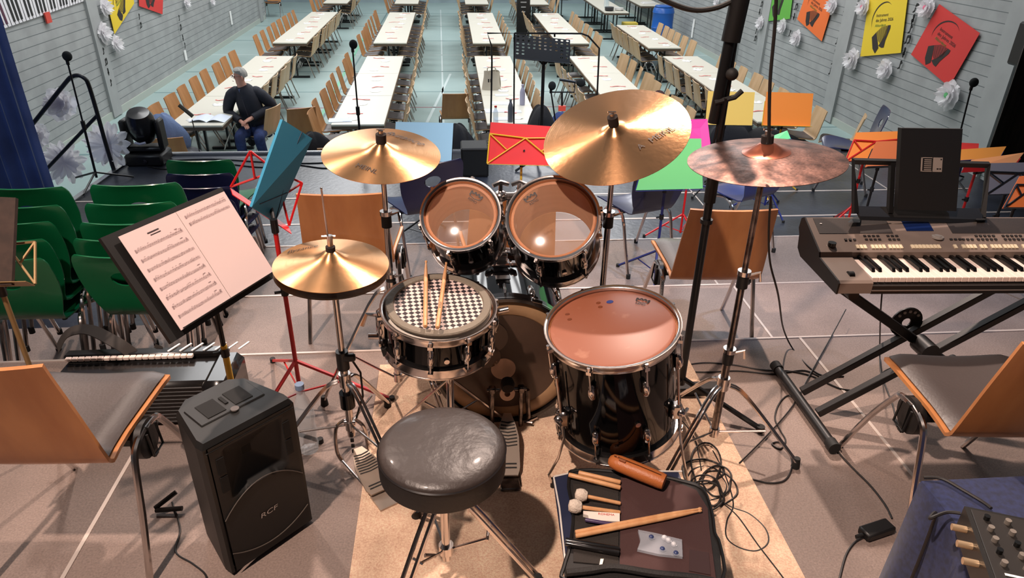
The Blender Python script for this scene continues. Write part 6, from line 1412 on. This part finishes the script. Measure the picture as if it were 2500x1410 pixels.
def person(label,off,hairm,jacketm,trouserm,skinm,facing,full=True):
    # local frame: x = image right, y = away from the stage ; origin on floor under the hips
    o_=V(off); t=thing('person',label,'person',o_)
    L=lambda *p:V(p)
    hip=L(0,0,.52); rot=Matrix.Rotation(facing,3,'Z')
    N=[];E=[]
    def n(p,r,par=None):
        N.append((p,r)); 
        if par is not None: E.append((par,len(N)-1))
        return len(N)-1
    h=n(hip,(.13,.11)); w_=n(L(-.02,-.02,.70),(.13,.10),h); ch=n(L(-.05,-.05,.92),(.15,.105),w_); sh=n(L(-.07,-.07,1.04),(.10,.075),ch)
    nk=n(L(-.085,-.085,1.10),.055,sh); 
    hd=V((-.10,-.11,1.22)); h1=n(hd+V((0,.0,-.055)),.056,nk); h2=n(hd+V((0,.01,.02)),.082,h1); h3=n(hd+V((0,.01,.075)),.062,h2)
    hands=[]
    for s,el,wr in ((-1,L(-.33,-.06,.74),L(-.12,-.27,.66)),(1,L(.24,-.02,.80),L(.0,-.26,.70))):
        s1=n(L(-.06+s*.15,-.05,.975),.035,sh); e=n(el,.026,s1); wq=n(wr,.028,e); d=(wr-el).normalized(); side=d.cross(V((0,0,1))).normalized()
        pm=n(wr+d*.045,(.036,.018),wq); k=n(wr+d*.085,(.038,.016),pm)
        for q in range(4):
            b=wr+d*.09+side*(.026-.0175*q); Lf=(.055,.066,.060,.046)[q]
            f1=n(b,.0095,k); f2=n(b+d*Lf*.5+V((0,0,-.010)),.009,f1); f3=n(b+d*Lf*.8+V((0,0,-.035)),.0075,f2)
        th=n(wr+d*.035+side*.038*(-s if s<0 else -1)*-1,.011,pm); th2=n(wr+d*.075+side*.052*(-s if s<0 else -1)*-1+V((0,0,-.012)),.009,th)
        hands.append(wr)
    legs=[]
    for s,kn_,an in ((-1,L(-.16,-.36,.50),L(-.14,-.34,.10)),(1,L(.10,-.38,.49),L(.13,-.30,.10))):
        a=n(L(s*.09,-.06,.50),.088,h); k=n(kn_,.062,a); an_=n(an,.04,k); ft_=n(an+V((0,-.06,-.05)),.038,an_); n(an+V((0,-.18,-.065)),.03,ft_)
        legs.append((L(s*.09,-.06,.50),kn_,an))
    N=[(rot@p if False else p,r) for p,r in N]
    vs,fs=skin(N,E)
    # face: nose, brow pushed out of the head surface, ears
    fd=V((-.82,-.57,0)).normalized(); sd=V((-fd.y,fd.x,0))
    out=[]
    for v in vs:
        q=v-hd
        if abs(q.z)<.12 and q.length<.16:
            f=q.dot(fd); s_=q.dot(sd); z=q.z
            if f>0:
                v=v+fd*(.022*math.exp(-(s_/.014)**2-((z+.005)/.022)**2)+.006*math.exp(-((z-.035)/.012)**2-(s_/.05)**2)-.008*math.exp(-((abs(s_)-.028)/.014)**2-((z-.018)/.012)**2)+.008*math.exp(-(s_/.025)**2-((z+.075)/.015)**2)-.004*math.exp(-(s_/.024)**2-((z+.043)/.004)**2))
        out.append(v)
    g=G(); g.add(out,fs)
    for s in (-1,1): g.ball(hd+sd*s*.082+fd*-.005+V((0,0,.0)),.02,8,(.5,.9,1.4))
    g.build('body',skinm,t)
    g=G()
    def hf(u,v):
        a=2*math.pi*u; el=math.pi*.5*(1-v*1.15); ce=math.cos(el); r=.098+.004*math.sin(a*7)
        q=V((math.cos(a)*ce,math.sin(a)*ce,math.sin(el)))
        f=q.x  # local forward = +x before mapping
        zz=q.z
        if f>.15 and zz<.60: r=.066
        p=fd*(q.x*r*1.0-.008)+sd*(q.y*r*.93)+V((0,0,zz*r*1.02+.025)); return hd+p
    g.grid(hf,40,14); g.build('hair',hairm,t)
    g=G(); e0=hd+V((0,0,.016))
    for s in (-1,1):
        c=e0+fd*.092+sd*s*.034
        g.tube([c+sd*.027*math.cos(q)+V((0,0,.019*math.sin(q))) for q in [i*math.pi/6 for i in range(13)]],.0022,5,cap=False)
        g.tube([c+sd*s*.026,hd+sd*s*.088+V((0,0,.02))-fd*.0],.002,5)
    g.tube([e0+fd*.094+sd*.008,e0+fd*.094-sd*.008],.002,5)
    if full: g.build('glasses',M('glasses_metal',(110,60,60),.3,.5),t)
    if full:
        for s in (-1,1): g=G(); g.ball(hd+fd*.079+sd*s*.030+V((0,0,.016)),.010,6); g.build('eye',M('eye_dark',(60,50,46),.2),t)
        g=G(); g.tube([hd+fd*.088+sd*.024+V((0,0,-.045)),hd+fd*.096+V((0,0,-.043)),hd+fd*.088-sd*.024+V((0,0,-.045))],.003,5); g.build('mouth',M('lips',(150,92,84),.5),t)
    # jacket
    N=[];E=[]
    h=n(L(0,-.0,.50),(.20,.17)); w_=n(L(-.02,-.02,.68),(.205,.165),h); ch=n(L(-.05,-.05,.88),(.215,.165),w_); sh=n(L(-.07,-.06,1.03),(.18,.14),ch); n(L(-.085,-.08,1.13),.088,sh)
    vs,fs=skin(N,E); g=G(); g.add(vs,fs); g.build('jacket',jacketm,t)
    for s,el,wr in ((-1,L(-.33,-.06,.74),L(-.12,-.27,.66)),(1,L(.24,-.02,.80),L(.0,-.26,.70))):
        a_=L(-.06+s*.13,-.05,1.00); b_=L(-.06+s*.20,-.045,.95); pts=smooth_path([a_,b_,b_.lerp(el,.55)+V((s*.015,0,.01)),el,el.lerp(wr,.5),el.lerp(wr,.90)],5); N_=len(pts)
        rad=[.085 if i<6 else .080-.032*(i-6)/(N_-7) for i in range(N_)]; g=G(); g.tube(pts,rad,16); g.ball(a_,.086,10); g.build('sleeve',jacketm,t)
    g=G(); g.tube([L(-.10,-.165,1.05),L(-.07,-.21,.90),L(-.04,-.19,.70),L(-.03,-.17,.56)],.006,5); g.build('jacket_zip',M('zip_dark',(60,58,66),.4),t)
    g=G(); g.poly([L(-.125,-.155,1.07),L(-.055,-.155,1.07),L(-.085,-.19,.96)],(0,-.01,0)); g.build('shirt_collar',M('shirt_blue',(80,92,130),.7),t)
    N=[];E=[]; h=n(L(0,0,.50),(.135,.115))
    for hp,k_,an in legs:
        a=n(hp,.10,h); k=n(k_,.078,a); n(an+V((0,0,.02)),.062,k)
    vs,fs=skin(N,E); g=G(); g.add(vs,fs); g.build('trousers',trouserm,t)
    for hp,k_,an in legs:
        g=G(); g.ball(an+V((0,-.09,-.055)),.05,10,(.85,2.3,.85)); g.build('shoe',blackp,t)
    return t
denim=M('jeans',(44,62,112),.85,col2=(30,42,82),ns=14); jk=M('navy_jacket',(26,29,42),.75,bump=.25,bs=40)
hp=PZ(622,312,HF+.52)
person('elderly man in navy jacket, jeans and glasses sitting at the table end',(hp.x+.02,hp.y+.05,HF),M('grey_hair',(168,166,160),.8,bump=.4,bs=90),jk,denim,M('skin',(208,152,132),.5),0)
put_chair(hp.x+.02,hp.y+.06,HF,R_(72),'pale wooden chair the seated man sits on',None,OVP)
q=PZ(1606,243,HF+1.24); 
person('person hidden by the ride cymbal, only dark brown hair showing',(q.x+.10,q.y+.11,HF+max(0,q.z-HF-1.24)*0),M('brown_hair',(70,36,34),.8),jk,denim,M('skin'),0,False)
